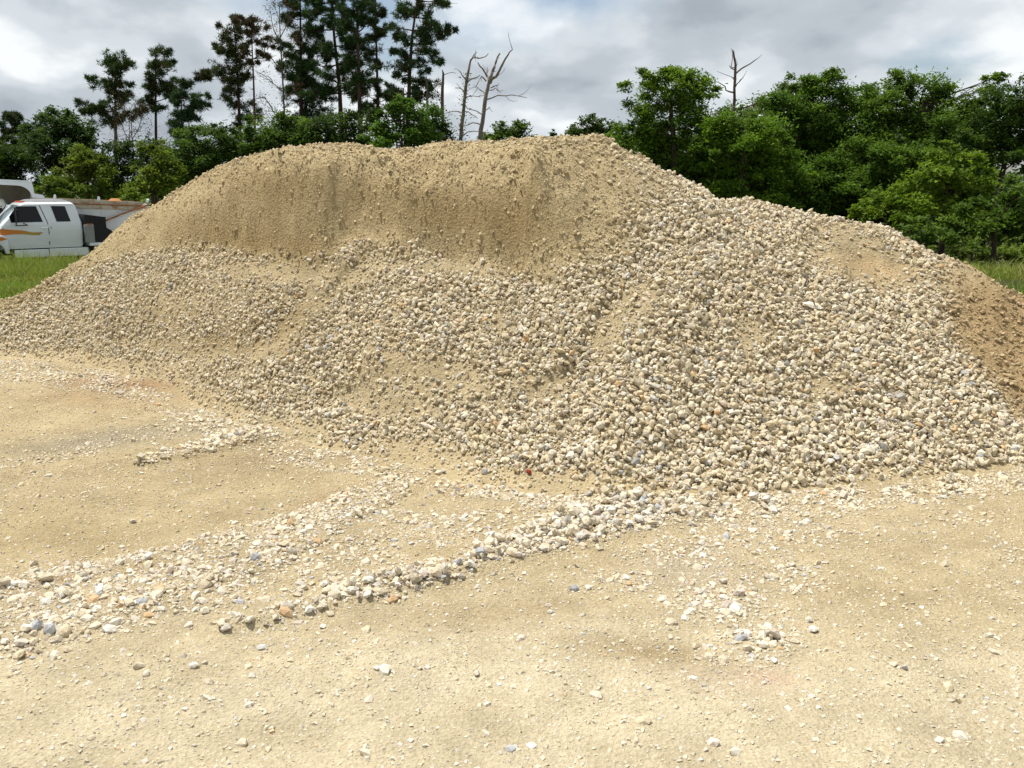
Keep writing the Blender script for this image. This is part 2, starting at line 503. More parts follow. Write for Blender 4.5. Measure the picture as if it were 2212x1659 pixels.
def pile_h(x, y):
    s = x / np.maximum(y, 0.5)
    f = np.interp(s, sF, yF); b = np.interp(s, sB, yB); zb = np.interp(s, sB, zB)
    c = np.interp(s, sC, yC); zc = np.interp(s, sC, zC)
    uu = np.interp(s, sB, US)
    b = np.minimum(b, c - 0.05)
    ws = sstep(330, 470, uu) * (1 - sstep(1130, 1290, uu))
    lump = fbm(x * 2.1, y * 0.7, 11, 4)
    t1 = np.clip((y - f) / np.maximum(b - f, 0.05), 0, 1)
    h1 = zb * t1 ** (1.0 + (0.24 + 0.34 * (1 - sstep(700, 1200, uu))) * (1 - t1))
    t2 = np.clip((y - b) / np.maximum(c - b, 0.05), 0, 1)
    fa = 1 - (1 - t2) ** 1.35
    cut = np.interp(uu, [400, 600, 700, 790, 900, 1100, 1200], [0.16, 0.14, 0.15, 0.18, 0.20, 0.20, 0.12]) + 0.09 * lump
    wst = np.interp(uu, [450, 560, 740, 860, 1000, 1130, 1200], [.42, .64, .58, .44, .60, .62, .4])
    fb = wst * sstep(cut, cut + 0.22, t2) + (1 - wst) * (1 - (1 - t2) ** 1.35)
    f2 = fa * (1 - ws) + fb * ws
    h = np.where(y < b, h1, zb + (zc - zb) * f2)
    back = np.clip(y - c, 0, None)
    h = np.where(y > c, zc - back * back / (back + 0.35) * 0.75, h)
    m = sstep(0.0, 0.35, h) * (y > f)
    # gullies running down the slope, sloughed lobes, clods
    g = fbm(s * 22, y * 0.55, 21, 3) * 0.055 + fbm(s * 60 + y * 0.4, y * 1.4, 25, 2) * 0.018
    near = sstep(0.0, 0.5, c - y) * 0.85 + 0.15
    h = h + m * g * near * (1 - 0.75 * ws * sstep(0.0, 0.15, t2))
    h = h + m * ws * sstep(0, .2, t2) * near * fbm(x * 1.7 + h * .8, y * 1.3 + h, 29, 4) * 0.07
    scarp = ws * sstep(0.02, 0.10, t2) * (1 - sstep(0.62, 1.0, t2) * 0.55)
    band = 0.45 + 0.9 * np.clip(fbm(x * 1.3 + 4, h * 3.2, 33, 3) + 0.35, 0, 1)
    cl = band * (np.abs(fbm(x * 6.5 + h * 2, y * 5 + h * 7, 31, 3)) * 0.15 + fbm(x * 13, y * 10 + h * 13, 35, 3) * 0.08)
    h = h + scarp * cl * near
    h = h + m * fbm(x * 9, y * 9 + h * 14, 41, 3) * 0.018
    z_ = h + ground_z(x, y)
    u_, v_ = proj(x, y, z_)
    rel_ = (0.13 * strip(u_, v_, [(1480, 600, 60), (1420, 760, 80), (1380, 900, 90)]) - 0.13 * strip(u_, v_, [(1330, 640, 26), (1250, 790, 34), (1130, 880, 34)])
            + 0.10 * strip(u_, v_, [(930, 610, 60), (900, 720, 80), (860, 800, 80)]) - 0.06 * strip(u_, v_, [(690, 600, 30), (600, 700, 30), (470, 760, 34)])
            + 0.09 * strip(u_, v_, [(785, 528, 14), (740, 570, 20), (690, 620, 24)]) + 0.08 * strip(u_, v_, [(330, 600, 50), (250, 690, 60)])
            - 0.07 * strip(u_, v_, [(900, 830, 30), (700, 860, 26)]) + 0.08 * strip(u_, v_, [(1800, 640, 60), (1850, 800, 90)]) - 0.10 * blob(u_, v_, 1850, 545, 110, 34, .25)
            - 0.10 * blob(u_, v_, 1190, 600, 70, 26, .3) - 0.08 * blob(u_, v_, 2080, 720, 60, 60))
    h = h + m * rel_ * near * (0.6 + 0.5 * fbm(x * 1.9, y * 1.9, 43, 2))
    rec = sstep(830, 960, uu) * (1 - sstep(1126, 1142, uu + 14 * fbm(x * 3, y * 4, 45, 2)))
    h = h - rec * ws * 0.16 * sstep(0.05, 0.2, t2) * (1 - sstep(0.35, 0.75, t2))
    # nicks along the skyline
    h = h + m * np.exp(-((y - c) / 0.28) ** 2) * fbm(x * 7, y * 7, 47, 3) * 0.022
    h = np.where(y < f, -0.03, h)
    return h, t1, t2, ws


# ------------------------------------------------------------------ stone cover, laid out in image pixels
WIND = [(480, 1368, 8), (560, 1350, 13), (640, 1326, 17), (730, 1298, 20), (850, 1275, 22), (950, 1245, 25), (1050, 1210, 28), (1180, 1168, 42),
        (1300, 1132, 52), (1400, 1092, 60), (1500, 1066, 64)]
BAND = [(-60, 1350, 75), (150, 1310, 78), (400, 1240, 62), (600, 1175, 50), (700, 1130, 42), (780, 1085, 34), (860, 1055, 24)]
BANDW = [(a, b, c * 1.25) for a, b, c in BAND]
RIDGE = [(300, 1003, 8), (430, 975, 13), (560, 945, 18), (690, 915, 24), (800, 905, 30)]


FOOTBAND = [(-60, 800, 26), (150, 815, 26), (300, 845, 34), (420, 890, 44), (560, 950, 44), (700, 985, 36), (880, 1020, 28), (1050, 1060, 30), (1300, 1100, 30),
            (1500, 1105, 36), (1750, 1085, 34), (1950, 1065, 30), (2260, 1030, 28)]


def ground_cover(u, v):
    d = 0.15 + 0.18 * fbm(u * 0.010, v * 0.018, 51, 4)
    d = np.clip(d, 0.04, 1)
    d = np.maximum(d, 0.84 * np.sqrt(np.clip(strip(u, v + 22 * fbm(u * .014, v * .02, 55, 3), BANDW), 0, 1)) * (0.62 + 0.6 * vnoise(u * .022, v * .04, 56)))
    d = np.maximum(d, 0.52 * strip(u, v, [(300, 1320, 50), (700, 1225, 60), (1000, 1160, 55), (1250, 1100, 40)]))
    d = np.maximum(d, 0.55 * strip(u, v, [(820, 1110, 30), (960, 1140, 26), (1080, 1130, 24)]))
    d = np.maximum(d, 0.9 * strip(u, v, RIDGE))
    d = np.maximum(d, 0.45 * strip(u, v, [(-40, 1010, 14), (120, 985, 16), (330, 930, 20), (480, 890, 30)]))
    for (a, b, ra, rb, k) in [(1350, 1262, 120, 30, .74), (1560, 1305, 150, 58, .84), (1640, 1385, 115, 50, .92), (1700, 1245, 130, 54, .66), (1650, 1150, 250, 56, .62), (1480, 1190, 150, 36, .66),
                              (1520, 1215, 130, 40, .48), (1750, 1160, 150, 45, .42), (1540, 1420, 80, 40, .55), (1500, 1130, 130, 30, .5),
                              (740, 1420, 150, 40, .26), (60, 1420, 160, 55, .42), (390, 1520, 80, 45, .30), (630, 1470, 90, 35, .24),
                              (700, 930, 200, 50, .60), (540, 885, 140, 36, .5), (900, 1010, 140, 34, .6), (1420, 1090, 200, 34, .95), (1560, 1090, 120, 26, .7), (1980, 1330, 120, 50, .26), (1560, 1600, 130, 60, .28), (830, 1615, 70, 40, .30), (1130, 1610, 50, 20, .25),
                              (2150, 1610, 90, 50, .30), (560, 1560, 100, 40, .2), (2050, 1120, 200, 26, .35), (1330, 1400, 120, 40, .18)]:
        d = np.maximum(d, k * blob(u, v, a, b, ra, rb) * (0.75 + 0.5 * vnoise(u * 0.03, v * 0.05, 57)))
    # swept earth
    for (a, b, ra, rb, k) in [(170, 1150, 260, 55, .92), (150, 900, 180, 34, .75), (480, 1090, 150, 30, .6), (1000, 1195, 110, 16, .7),
                              (1180, 1330, 170, 45, .6), (1000, 1560, 250, 50, .6), (1960, 1240, 160, 40, .35), (300, 1400, 120, 25, .3)]:
        d = d * (1 - k * blob(u, v, a, b, ra, rb))
    wv = fbm(u * 0.018, v * 0.03, 53, 3)
    d = np.maximum(d, (1.04 + 0.32 * wv) * np.interp(u, [480, 640, 900], [.7, .92, 1.0]) * strip(u, v + 20 * wv, WIND))
    d = np.maximum(d, np.clip(np.interp(u, [0, 500, 800], [.52, .66, .76]) + .6 * wv, 0, 1) * strip(u, v + 20 * wv, FOOTBAND))
    return np.clip(d, 0, 1.15)


def pile_cover(u, v, t1, t2, ws):
    d = 1.0 - 0.30 * np.clip(fbm(u * 0.011, v * 0.016, 61, 3) + 0.05, 0, 1)
    for (a, b, ra, rb, k, ro) in [(640, 588, 150, 26, .85, .05), (690, 650, 120, 22, .6, -.75), (590, 740, 70, 26, .45, -.6), (400, 660, 130, 40, .35, 0),
                                  (430, 750, 190, 26, .45, .05), (960, 810, 150, 42, .6, .2), (830, 870, 190, 36, .45, .1), (1190, 830, 60, 34, .6, 0),
                                  (1310, 715, 44, 75, .6, .5), (1640, 720, 70, 45, .45, 0), (1180, 1050, 200, 26, .75, 0), (920, 985, 110, 32, .6, .1),
                                  (1870, 575, 140, 44, .88, .25), (1830, 520, 70, 44, .7, 0), (2110, 600, 80, 45, .6, .5), (1400, 640, 40, 60, .4, .3),
                                  (330, 840, 120, 26, .5, .1), (1780, 830, 50, 60, .4, 0), (1170, 600, 60, 20, .6, .4), (620, 920, 100, 16, .4, 0),
                                  (1950, 1030, 200, 18, .4, 0), (1000, 580, 180, 16, .7, .05), (1080, 690, 50, 40, .35, 0), (250, 790, 160, 16, .4, 0)]:
        d = d * (1 - k * blob(u, v, a, b, ra, rb, ro))
    sc = sstep(0.03, 0.2, t2) * (1 - sstep(1200, 1480, u)) * sstep(60, 240, u)
    d = d * (1 - sc) + sc * (0.30 + 0.30 * np.clip(fbm(u * 0.02, v * 0.03, 67, 3), -1, 1))
    d = np.maximum(d, 0.8 * blob(u, v, 1200, 310, 120, 14) * (t2 > 0.3))
    d = np.maximum(d, 0.7 * blob(u, v, 400, 400, 120, 12, -.6))
    up = blob(u, v, 1330, 390, 150, 60) * (1 - sstep(1430, 1500, u))
    d = d * (1 - 0.55 * up)
    og = sstep(2010, 2100, u) * (1 - sstep(-30, 50, v - (690 + (u - 2030) * 1.15)))
    d = d * (1 - 0.5 * og)
    return np.clip(d, 0.05, 1.0)


CREAM = np.array([0.54, 0.455, 0.30])


def earth_tint(u, v, x, y, pile=None):
    n = fbm(x * 1.1, y * 1.1, 71, 4)[..., None]
    n2 = fbm(x * 0.5 + 9, y * 0.9, 77, 3)[..., None]
    c = np.array([0.52, 0.415, 0.25]) * (1 + 0.10 * n)
    pale = np.array([0.665, 0.572, 0.405])
    k = np.clip(sstep(1150, 1500, v)[..., None] * 0.75 + 0.35 * n2, 0, 1)
    c = c * (1 - k) + pale * k
    def mixin(c, col, k):
        k = np.clip(k, 0, 1)[..., None]
        return c * (1 - k) + np.array(col) * k
    for (a, b, ra, rb, ro, col, kk) in [(260, 830, 130, 14, .03, (.33, .18, .09), .75), (200, 860, 200, 20, 0, (.36, .235, .115), .6),
                                        (250, 945, 230, 20, -.12, (.33, .285, .215), .7), (560, 1000, 250, 26, -.1, (.33, .25, .145), .6),
                                        (700, 1075, 110, 12, -.3, (.36, .24, .12), .5), (1665, 1465, 55, 16, .2, (.50, .27, .20), .6),
                                        (1560, 1470, 140, 40, 0, (.54, .43, .31), .5), (1500, 1240, 120, 40, 0, (.52, .44, .34), .6),
                                        (1400, 1410, 200, 24, .1, (.38, .285, .155), .6), (1050, 1325, 260, 30, -.1, (.40, .30, .16), .5),
                                        (2000, 1300, 220, 100, 0, (.43, .335, .18), .5), (840, 1560, 300, 60, 0, (.55, .47, .32), .5),
                                        (140, 1260, 150, 10, -.2, (.40, .25, .13), .45), (100, 1150, 220, 50, 0, (.45, .35, .19), .5)]:
        wob = 1 + 0.5 * fbm(x * 3.1, y * 3.1, 83, 3)
        c = mixin(c, col, kk * blob(u, v, a, b, ra, rb, ro) * wob)
    if pile is not None:
        t1, t2, ws, h = pile
        c = mixin(c, (.45, .36, .22), sstep(0, .3, h))
        sc = sstep(0.0, 0.12, t2) * (1 - sstep(1200, 1500, u))
        c = mixin(c, (.465, .368, .215), sc)
        # brown fines, plus painted-in shade among clods of the cut face's lower band
        wob = 0.8 + 0.9 * fbm(x * 2.3, y * 2.3 + h * 2, 87, 4)
        for (a, b, ra, rb, ro, kk) in [(600, 535, 160, 36, .12, .8), (450, 505, 120, 30, .2, .5), (1020, 465, 150, 50, .15, .75), (800, 440, 260, 60, .2, .35),
                                       (1130, 460, 40, 60, 0, .7), (560, 400, 160, 40, .3, .25), (470, 715, 200, 50, .1, .55), (640, 690, 80, 50, -.5, .4)]:
            c = mixin(c, (.31, .225, .108), 1.35 * kk * blob(u, v, a, b, ra, rb, ro) * wob)
        c = mixin(c, (.40, .285, .15), 1.0 * sstep(1990, 2110, u) * sstep(560, 650, v - 0.0 * u) * (1 - sstep(-40, 60, v - (690 + (u - 2030) * 1.15))))
        c = mixin(c, (.44, .31, .165), 0.8 * blob(u, v, 1890, 580, 110, 26, .2))
    c = c * np.array([0.995, 0.998, 0.965]) * (0.83 + 0.05 * sstep(1100, 1500, v)[..., None])
    return c * (1 + 0.09 * fbm(x * 5, y * 5, 91, 3)[..., None] + 0.07 * fbm(x * 17, y * 17, 93, 2)[..., None])


# ------------------------------------------------------------------ ground sheet
def stretch(lo, fine0, fine1, hi, step, grow):
    a = list(np.arange(fine0, fine1 + 1e-6, step))
    st = step; p = fine1; right = []
    while p < hi:
        st *= grow; p += st; right.append(p)
    st = step; p = fine0; left = []
    while p > lo:
        st *= grow; p -= st; left.append(p)
    return np.array(left[::-1] + a + right)


gx = stretch(-900, -5.2, 5.2, 900, 0.042, 1.12)
gy = stretch(-60, 1.9, 9.0, 1500, 0.036, 1.10)
GX, GY = np.meshgrid(gx, gy)
GZ = ground_z(GX, GY)
GU, GV = proj(GX, GY, GZ)
near = (GY > 1.5) & (GY < 11) & (np.abs(GX) < 9)
cov_g = np.where(near, ground_cover(GU, GV), 0.1)
ridge = np.where(near, 0.032 * strip(GU, GV, WIND) + 0.03 * strip(GU, GV, BAND) + 0.04 * strip(GU, GV, RIDGE), 0)
fine = np.where(near, 0.017 * fbm(GX * 2.2, GY * 2.2, 101, 4) + 0.010 * fbm(GX * 8, GY * 8, 105, 3), 0)
ruts = np.where(near, 0.012 * fbm((GX * 0.35 - GY * 0.94) * 3.2, (GX * 0.94 + GY * 0.35) * 0.35, 109, 2), 0)
rel = ridge + fine + ruts
GZ = GZ + rel
tint = earth_tint(GU, GV, GX, GY)
grassy = np.clip(sstep(10.4, 12.5, GY + 1.2 * fbm(GX * .4, GY * .4, 113, 3)) , 0, 1)[..., None]
tint = tint * (1 - grassy) + np.array([0.085, 0.095, 0.035]) * (1 + 0.3 * fbm(GX * .7, GY * .7, 117, 3)[..., None]) * grassy
nY, nX = GX.shape
idx = np.arange(nX * nY).reshape(nY, nX)
F = np.stack([idx[:-1, :-1], idx[:-1, 1:], idx[1:, 1:], idx[1:, :-1]], -1).reshape(-1, 4)
V = np.stack([GX, GY, GZ], -1).reshape(-1, 3)
ground = link('ground', raw_mesh('ground', V, F, M['earth'], tint.reshape(-1, 3), True))
tag(ground, 'pale tan dirt yard running from the foreground to the pile', kind='structure')

# ------------------------------------------------------------------ the pile
STEP = 0.034
px = np.arange(-9.4, 8.2, STEP); py = np.arange(4.2, 14.6, STEP)
PX, PY = np.meshgrid(px, py)
PG = ground_z(PX, PY)
PH, T1, T2, WS = pile_h(PX, PY)
PZ = PG + PH - 0.012
PU, PV = proj(PX, PY, PZ)
ptint = earth_tint(PU, PV, PX, PY, (T1, T2, WS, PH))
keepv = PH > -0.02
idx = np.arange(PX.size).reshape(PX.shape)
quad = keepv[:-1, :-1] | keepv[:-1, 1:] | keepv[1:, 1:] | keepv[1:, :-1]
F = np.stack([idx[:-1, :-1], idx[:-1, 1:], idx[1:, 1:], idx[1:, :-1]], -1)[quad]
used = np.zeros(PX.size, bool); used[F.ravel()] = True
remap = np.cumsum(used) - 1
V = np.stack([PX, PY, PZ], -1).reshape(-1, 3)[used]
pile = link('gravel_pile', raw_mesh('gravel_pile', V, remap[F], M['pile'], ptint.reshape(-1, 3)[used], True))
tag(pile, 'broad tan stockpile of crushed limestone with a steep sandy cut face', 'gravel pile')


def bil(A, x0, y0, step, x, y):
    i = np.clip((x - x0) / step, 0, A.shape[1] - 1.001); j = np.clip((y - y0) / step, 0, A.shape[0] - 1.001)
    i0 = i.astype(int); j0 = j.astype(int); fi = i - i0; fj = j - j0
    return (A[j0, i0] * (1 - fi) + A[j0, i0 + 1] * fi) * (1 - fj) + (A[j0 + 1, i0] * (1 - fi) + A[j0 + 1, i0 + 1] * fi) * fj


def rel_at(x, y, z0):
    u, v = proj(x, y, z0)
    r = 0.032 * strip(u, v, WIND) + 0.03 * strip(u, v, BAND) + 0.04 * strip(u, v, RIDGE)
    r = r + 0.017 * fbm(x * 2.2, y * 2.2, 101, 4) + 0.010 * fbm(x * 8, y * 8, 105, 3)
    return r + 0.012 * fbm((x * 0.35 - y * 0.94) * 3.2, (x * 0.94 + y * 0.35) * 0.35, 109, 2)


# ------------------------------------------------------------------ stone shapes
def hull(npts, seed, flat=0.75, jag=0.25):
    r = np.random.default_rng(seed)
    d = r.normal(size=(npts, 3)); d /= np.linalg.norm(d, axis=1)[:, None]
    for _ in range(25):                       # spread the points out
        diff = d[:, None] - d[None]; q = np.sum(diff ** 2, -1) + 1e-3
        np.fill_diagonal(q, 1e9)
        d = d + 0.04 * np.sum(diff / q[..., None] ** 1.5, 1); d /= np.linalg.norm(d, axis=1)[:, None]
    p = d * (1 - jag * r.random((npts, 1)))
    p = p * np.array([1.0 + 0.35 * r.random(), 0.8 + 0.3 * r.random(), flat * (0.75 + 0.4 * r.random())])
    bm = bmesh.new()
    for q in p: bm.verts.new(q)
    res = bmesh.ops.convex_hull(bm, input=bm.verts)
    bmesh.ops.delete(bm, geom=[e for e in res['geom_interior'] if isinstance(e, bmesh.types.BMVert)], context='VERTS')
    bmesh.ops.triangulate(bm, faces=bm.faces)
    bm.verts.index_update()
    Vv = np.array([v.co for v in bm.verts]); Ff = np.array([[v.index for v in f.verts] for f in bm.faces])
    bm.free()
    return Vv, Ff


BIG = [hull(9 + (i % 3), 100 + i, 0.74, 0.40) for i in range(30)]
MID = [hull(7 + i % 2, 200 + i, 0.75, 0.25) for i in range(14)]
TINY = [hull(5 + (i % 3 == 0), 300 + i, 0.7, 0.25) for i in range(10)]
FINE = [hull(14 + (i % 5), 400 + i, 0.70, 0.42) for i in range(20)]


def rotations(n, tilt, nrm=None):
    """random turns; stones tend to lie on their broad side"""
    a = rng.random(n) * 2 * PI
    ca, sa = np.cos(a), np.sin(a)
    Rz = np.zeros((n, 3, 3)); Rz[:, 0, 0] = ca; Rz[:, 0, 1] = -sa; Rz[:, 1, 0] = sa; Rz[:, 1, 1] = ca; Rz[:, 2, 2] = 1
    b = rng.normal(size=n) * tilt; c = rng.normal(size=n) * tilt
    Rx = np.zeros((n, 3, 3)); Rx[:, 0, 0] = 1; Rx[:, 1, 1] = np.cos(b); Rx[:, 1, 2] = -np.sin(b); Rx[:, 2, 1] = np.sin(b); Rx[:, 2, 2] = np.cos(b)
    Ry = np.zeros((n, 3, 3)); Ry[:, 1, 1] = 1; Ry[:, 0, 0] = np.cos(c); Ry[:, 0, 2] = np.sin(c); Ry[:, 2, 0] = -np.sin(c); Ry[:, 2, 2] = np.cos(c)
    return Rx @ Ry @ Rz


PAL = np.array([[.62, .535, .385], [.66, .595, .465], [.69, .645, .55], [.58, .485, .33], [.61, .515, .42], [.44, .445, .445], [.55, .37, .20], [.53, .48, .395]])
PALW = np.array([.32, .24, .12, .165, .07, .025, .012, .048])
PNAME = ['cream', 'pale cream', 'whitish', 'tan', 'pinkish', 'blue-grey', 'rust-stained', 'dull brown']


def stone_cols(n, dust=None, earth=None):
    k = rng.choice(len(PAL), n, p=PALW / PALW.sum())
    c = PAL[k] * (0.78 + 0.26 * rng.random((n, 1))) * np.array([1.01, 1.0, .97])
    if dust is not None:
        d = dust[:, None]
        c = c * (1 - d) + earth * d * (0.95 + 0.25 * rng.random((n, 1)))
    return c, k


def merge(shapes, pos, r, R, col):
    n = len(pos)
    which = rng.integers(0, len(shapes), n)
    Vs, Fs, Cs = [], [], []; base = 0
    for j, (v, f) in enumerate(shapes):
        ii = np.nonzero(which == j)[0]
        if not len(ii): continue
        w_ = np.einsum('nij,kj->nki', R[ii], v) * r[ii][:, None, None] + pos[ii][:, None, :]
        Vs.append(w_.reshape(-1, 3)); Cs.append(np.repeat(col[ii], len(v), 0))
        Fs.append((f[None] + (np.arange(len(ii)) * len(v))[:, None, None]).reshape(-1, 3) + base)
        base += len(ii) * len(v)
    return np.concatenate(Vs), np.concatenate(Fs), np.concatenate(Cs)


def jgrid(x0, x1, y0, y1, c):
    xs = np.arange(x0, x1, c); ys = np.arange(y0, y1, c)
    X, Y = np.meshgrid(xs, ys)
    X = X + (rng.random(X.shape) - 0.5) * c * 1.1 + (np.arange(len(ys)) % 2)[:, None] * c * 0.5
    Y = Y + (rng.random(Y.shape) - 0.5) * c * 1.1
    return X.ravel(), Y.ravel()


def infield(u, v, m=60):
    return (u > -m) & (u < 2212 + m) & (v < 1659 + m) & (v > -m)


packs = []            # merged stuff on the pile
gpacks = []           # merged stuff on the ground
cand_pile = []; cand_gnd = []


def pile_layer(cell, rmin, rmax, prob, shapes, tilt, sink, big, clods=False):
    x, y = jgrid(-9.2, 8.0, 4.4, 13.6, cell)
    h = bil(PH, px[0], py[0], STEP, x, y)
    s = x / y
    crest = np.interp(s, sC, yC)
    ok = (h > 0.02) & (y < crest + 0.45)
    x, y, h = x[ok], y[ok], h[ok]
    z = bil(PZ, px[0], py[0], STEP, x, y)
    t1 = bil(T1, px[0], py[0], STEP, x, y); t2 = bil(T2, px[0], py[0], STEP, x, y); ws = bil(WS, px[0], py[0], STEP, x, y)
    u, v = proj(x, y, z)
    d = pile_cover(u, v, t1, t2, ws)
    # the very toe thins out
    d = d * (np.interp(u, [0, 700, 1000], [.55, .6, .86]) + np.interp(u, [0, 700, 1000], [.45, .4, .14]) * sstep(0.02, 0.18, h))
    pr = prob(d)
    if clods == 2: pr = pr * sstep(0.02, 0.12, t2) * (1 - sstep(1250, 1480, u))
    elif clods:      # crumbs of the cut face, thickest in its lower rough bands
        pr = pr * ws * sstep(0.02, 0.12, t2) * np.clip(0.34 + 1.9 * fbm(x * 1.6 + 4, z * 3.4, 33, 3) + 0.5 * (1 - t2), 0.05, 1.6)
    ok = infield(u, v, 420) & (rng.random(len(x)) < pr * np.where(infield(u, v, 60), 1, .55))
    x, y, z, h, u, v, d, t2 = [a[ok] for a in (x, y, z, h, u, v, d, t2)]
    # steeper ground shows more stones per metre of plan
    zx = bil(PZ, px[0], py[0], STEP, x, y + 0.05) - bil(PZ, px[0], py[0], STEP, x, y - 0.05)
    extra = rng.random(len(x)) < np.clip(np.hypot(1, zx / 0.1) - 1, 0, 0.6)
    xe = x[extra] + rng.normal(size=extra.sum()) * cell * .5; ye = y[extra] + rng.normal(size=extra.sum()) * cell * .5
    x = np.concatenate([x, xe]); y = np.concatenate([y, ye])
    z = bil(PZ, px[0], py[0], STEP, x, y)
    h = np.concatenate([h, h[extra]]); d = np.concatenate([d, d[extra]]); t2 = np.concatenate([t2, t2[extra]])
    u, v = proj(x, y, z)
    n = len(x)
    size = np.interp(u, [0, 500, 900, 1250, 1500, 2212], [.62, .64, .67, .72, .75, .71]) * (0.80 + 0.25 * d)
    r = (rmin + (rmax - rmin) * rng.random(n) ** 2.2) * size
    gy_ = (bil(PZ, px[0], py[0], STEP, x, y + 0.06) - bil(PZ, px[0], py[0], STEP, x, y - 0.06)) / 0.12
    gx_ = (bil(PZ, px[0], py[0], STEP, x + 0.06, y) - bil(PZ, px[0], py[0], STEP, x - 0.06, y)) / 0.12
    nl = np.sqrt(1 + gx_ ** 2 + gy_ ** 2)
    off = r * (sink - 0.35 * sstep(1.25, 1.9, nl) * 1.0) + (rng.random(n) - 0.5) * r * 0.5
    x = x - gx_ / nl * off; y = y - gy_ / nl * off; z = z + off / nl
    sc = sstep(0.05, 0.2, t2) * (1 - sstep(1250, 1450, u))
    orange = sstep(2010, 2100, u) * (1 - sstep(-30, 50, v - (690 + (u - 2030) * 1.15)))
    dust = np.clip(0.05 + 0.65 * sc + 0.14 * (1 - sstep(300, 1300, u)) + 0.20 * (1 - d) + 0.15 * (1 - sstep(600, 950, v)) + 0.5 * orange, 0, 0.9) * (0.5 + 0.5 * rng.random(n) ** .5)
    if clods: dust = (0.80 if clods == 1 else 0.62) + 0.18 * rng.random(n)
    et = np.stack([bil(ptint[..., q], px[0], py[0], STEP, x, y) for q in range(3)], 1)
    col, k = stone_cols(n, dust, et * 1.06)
    col = col * (1 - 0.55 * orange[:, None]) + np.array([.37, .265, .14]) * 0.55 * orange[:, None]
    R = rotations(n, tilt)
    pos = np.stack([x, y, z], 1)
    if big: cand_pile.append((pos, r, R, col, k, u, v))
    else: packs.append(merge(shapes, pos, r, R, col))
    return n


def ground_layer(cell, rmin, rmax, prob, shapes, tilt, sink, big, y0=1.9, y1=10.5, pw=2.2, lift=0.0):
    x, y = jgrid(-6.0, 6.0, y0, y1, cell)
    u, v = proj(x, y, ground_z(x, y))
    ok = infield(u, v, 330)
    x, y, u, v = x[ok], y[ok], u[ok], v[ok]
    hp = bil(PH, px[0], py[0], STEP, x, y)
    ok = (hp < 0.015) | (y < 4.4)
    x, y, u, v = x[ok], y[ok], u[ok], v[ok]
    d = ground_cover(u, v)
    ok = rng.random(len(x)) < prob(d) * np.where(infield(u, v, 40), 1, .4)
    x, y, u, v, d = x[ok], y[ok], u[ok], v[ok], d[ok]
    n = len(x)
    r = (rmin + (rmax - rmin) * rng.random(n) ** pw) * (0.78 + 0.3 * np.clip(d, 0, 1))
    z0 = ground_z(x, y)
    z = z0 + rel_at(x, y, z0) + r * sink + lift * rng.random(n) * sstep(0.85, 1.1, d) * (0.4 + 0.6 * sstep(450, 1300, u))
    dust = np.clip(0.42 - 0.42 * d, 0.0, 0.5) * (0.4 + 0.6 * rng.random(n))
    col, k = stone_cols(n, dust, earth_tint(u, v, x, y) * 1.04)
    wh = sstep(1000, 1150, v)[:, None]
    col = np.minimum(col * (1 + wh * np.array([.02, .04, .11])), .8)
    R = rotations(n, tilt)
    pos = np.stack([x, y, z], 1)
    if big: cand_gnd.append((pos, r, R, col, k, u, v))
    else: gpacks.append(merge(shapes, pos, r, R, col))
    return n


nA = pile_layer(0.0300, 0.016, 0.050, lambda d: np.clip(d * 1.2 - 0.10, 0.04, 1), BIG, 0.8, 0.26, True)
nA2 = pile_layer(0.0310, 0.016, 0.046, lambda d: sstep(0.55, 0.9, d) * 0.85, BIG, 0.9, 0.80, True)
nB = pile_layer(0.031, 0.009, 0.022, lambda d: np.clip(0.14 + 0.70 * d, 0, .8), MID, 0.9, 0.40, False)
nB2 = pile_layer(0.026, 0.005, 0.012, lambda d: np.clip(0.8 * (1.15 - d), 0, .85), TINY, 0.9, 0.3, False)
nS = pile_layer(0.026, 0.010, 0.034, lambda d: 0.62 + 0 * d, MID, 0.9, 0.10, False, True)
nS2 = pile_layer(0.0245, 0.007, 0.018, lambda d: 0.75 + 0 * d, TINY, 0.9, 0.30, False, 2)
nC = ground_layer(0.036, 0.013, 0.036, lambda d: np.clip((d - 0.22) * 1.1, 0.03, 1), BIG, 0.35, 0.05, True, lift=0.015)
nC2 = ground_layer(0.042, 0.014, 0.036, lambda d: sstep(0.82, 1.05, d), BIG, 0.8, 0.45, True, lift=0.035)
nD = ground_layer(0.0245, 0.007, 0.018, lambda d: np.clip(0.18 + d * 1.1, 0, 0.95), MID, 0.45, 0.0, False)
nE = ground_layer(0.0155, 0.0032, 0.0085, lambda d: np.clip(0.34 + d * 0.35, 0, 0.65), TINY, 0.5, 0.15, False, y1=7.4)
print('stones', nA, nB, nB2, nC, nC2, nD, nE)

# every stone that shows largest is one object; the rest is one mass
FMESH = []
for i, (v, f) in enumerate(FINE):
    FMESH.append(raw_mesh('stone', v, f, M['stone_one']))


def rot_euler(Rm):
    from mathutils import Matrix
    return Matrix([list(map(float, row)) for row in Rm]).to_euler()


def put_stone(pos, r, R, col, parent=None, name='stone'):
    o = bpy.data.objects.new(name, FMESH[int(rng.integers(0, len(FMESH)))])
    C.objects.link(o)
    o.location = tuple(map(float, pos)); o.scale = (float(r),) * 3
    o.rotation_euler = rot_euler(R)
    o.color = (float(col[0]), float(col[1]), float(col[2]), 1)
    if parent: o.parent = parent
    return o


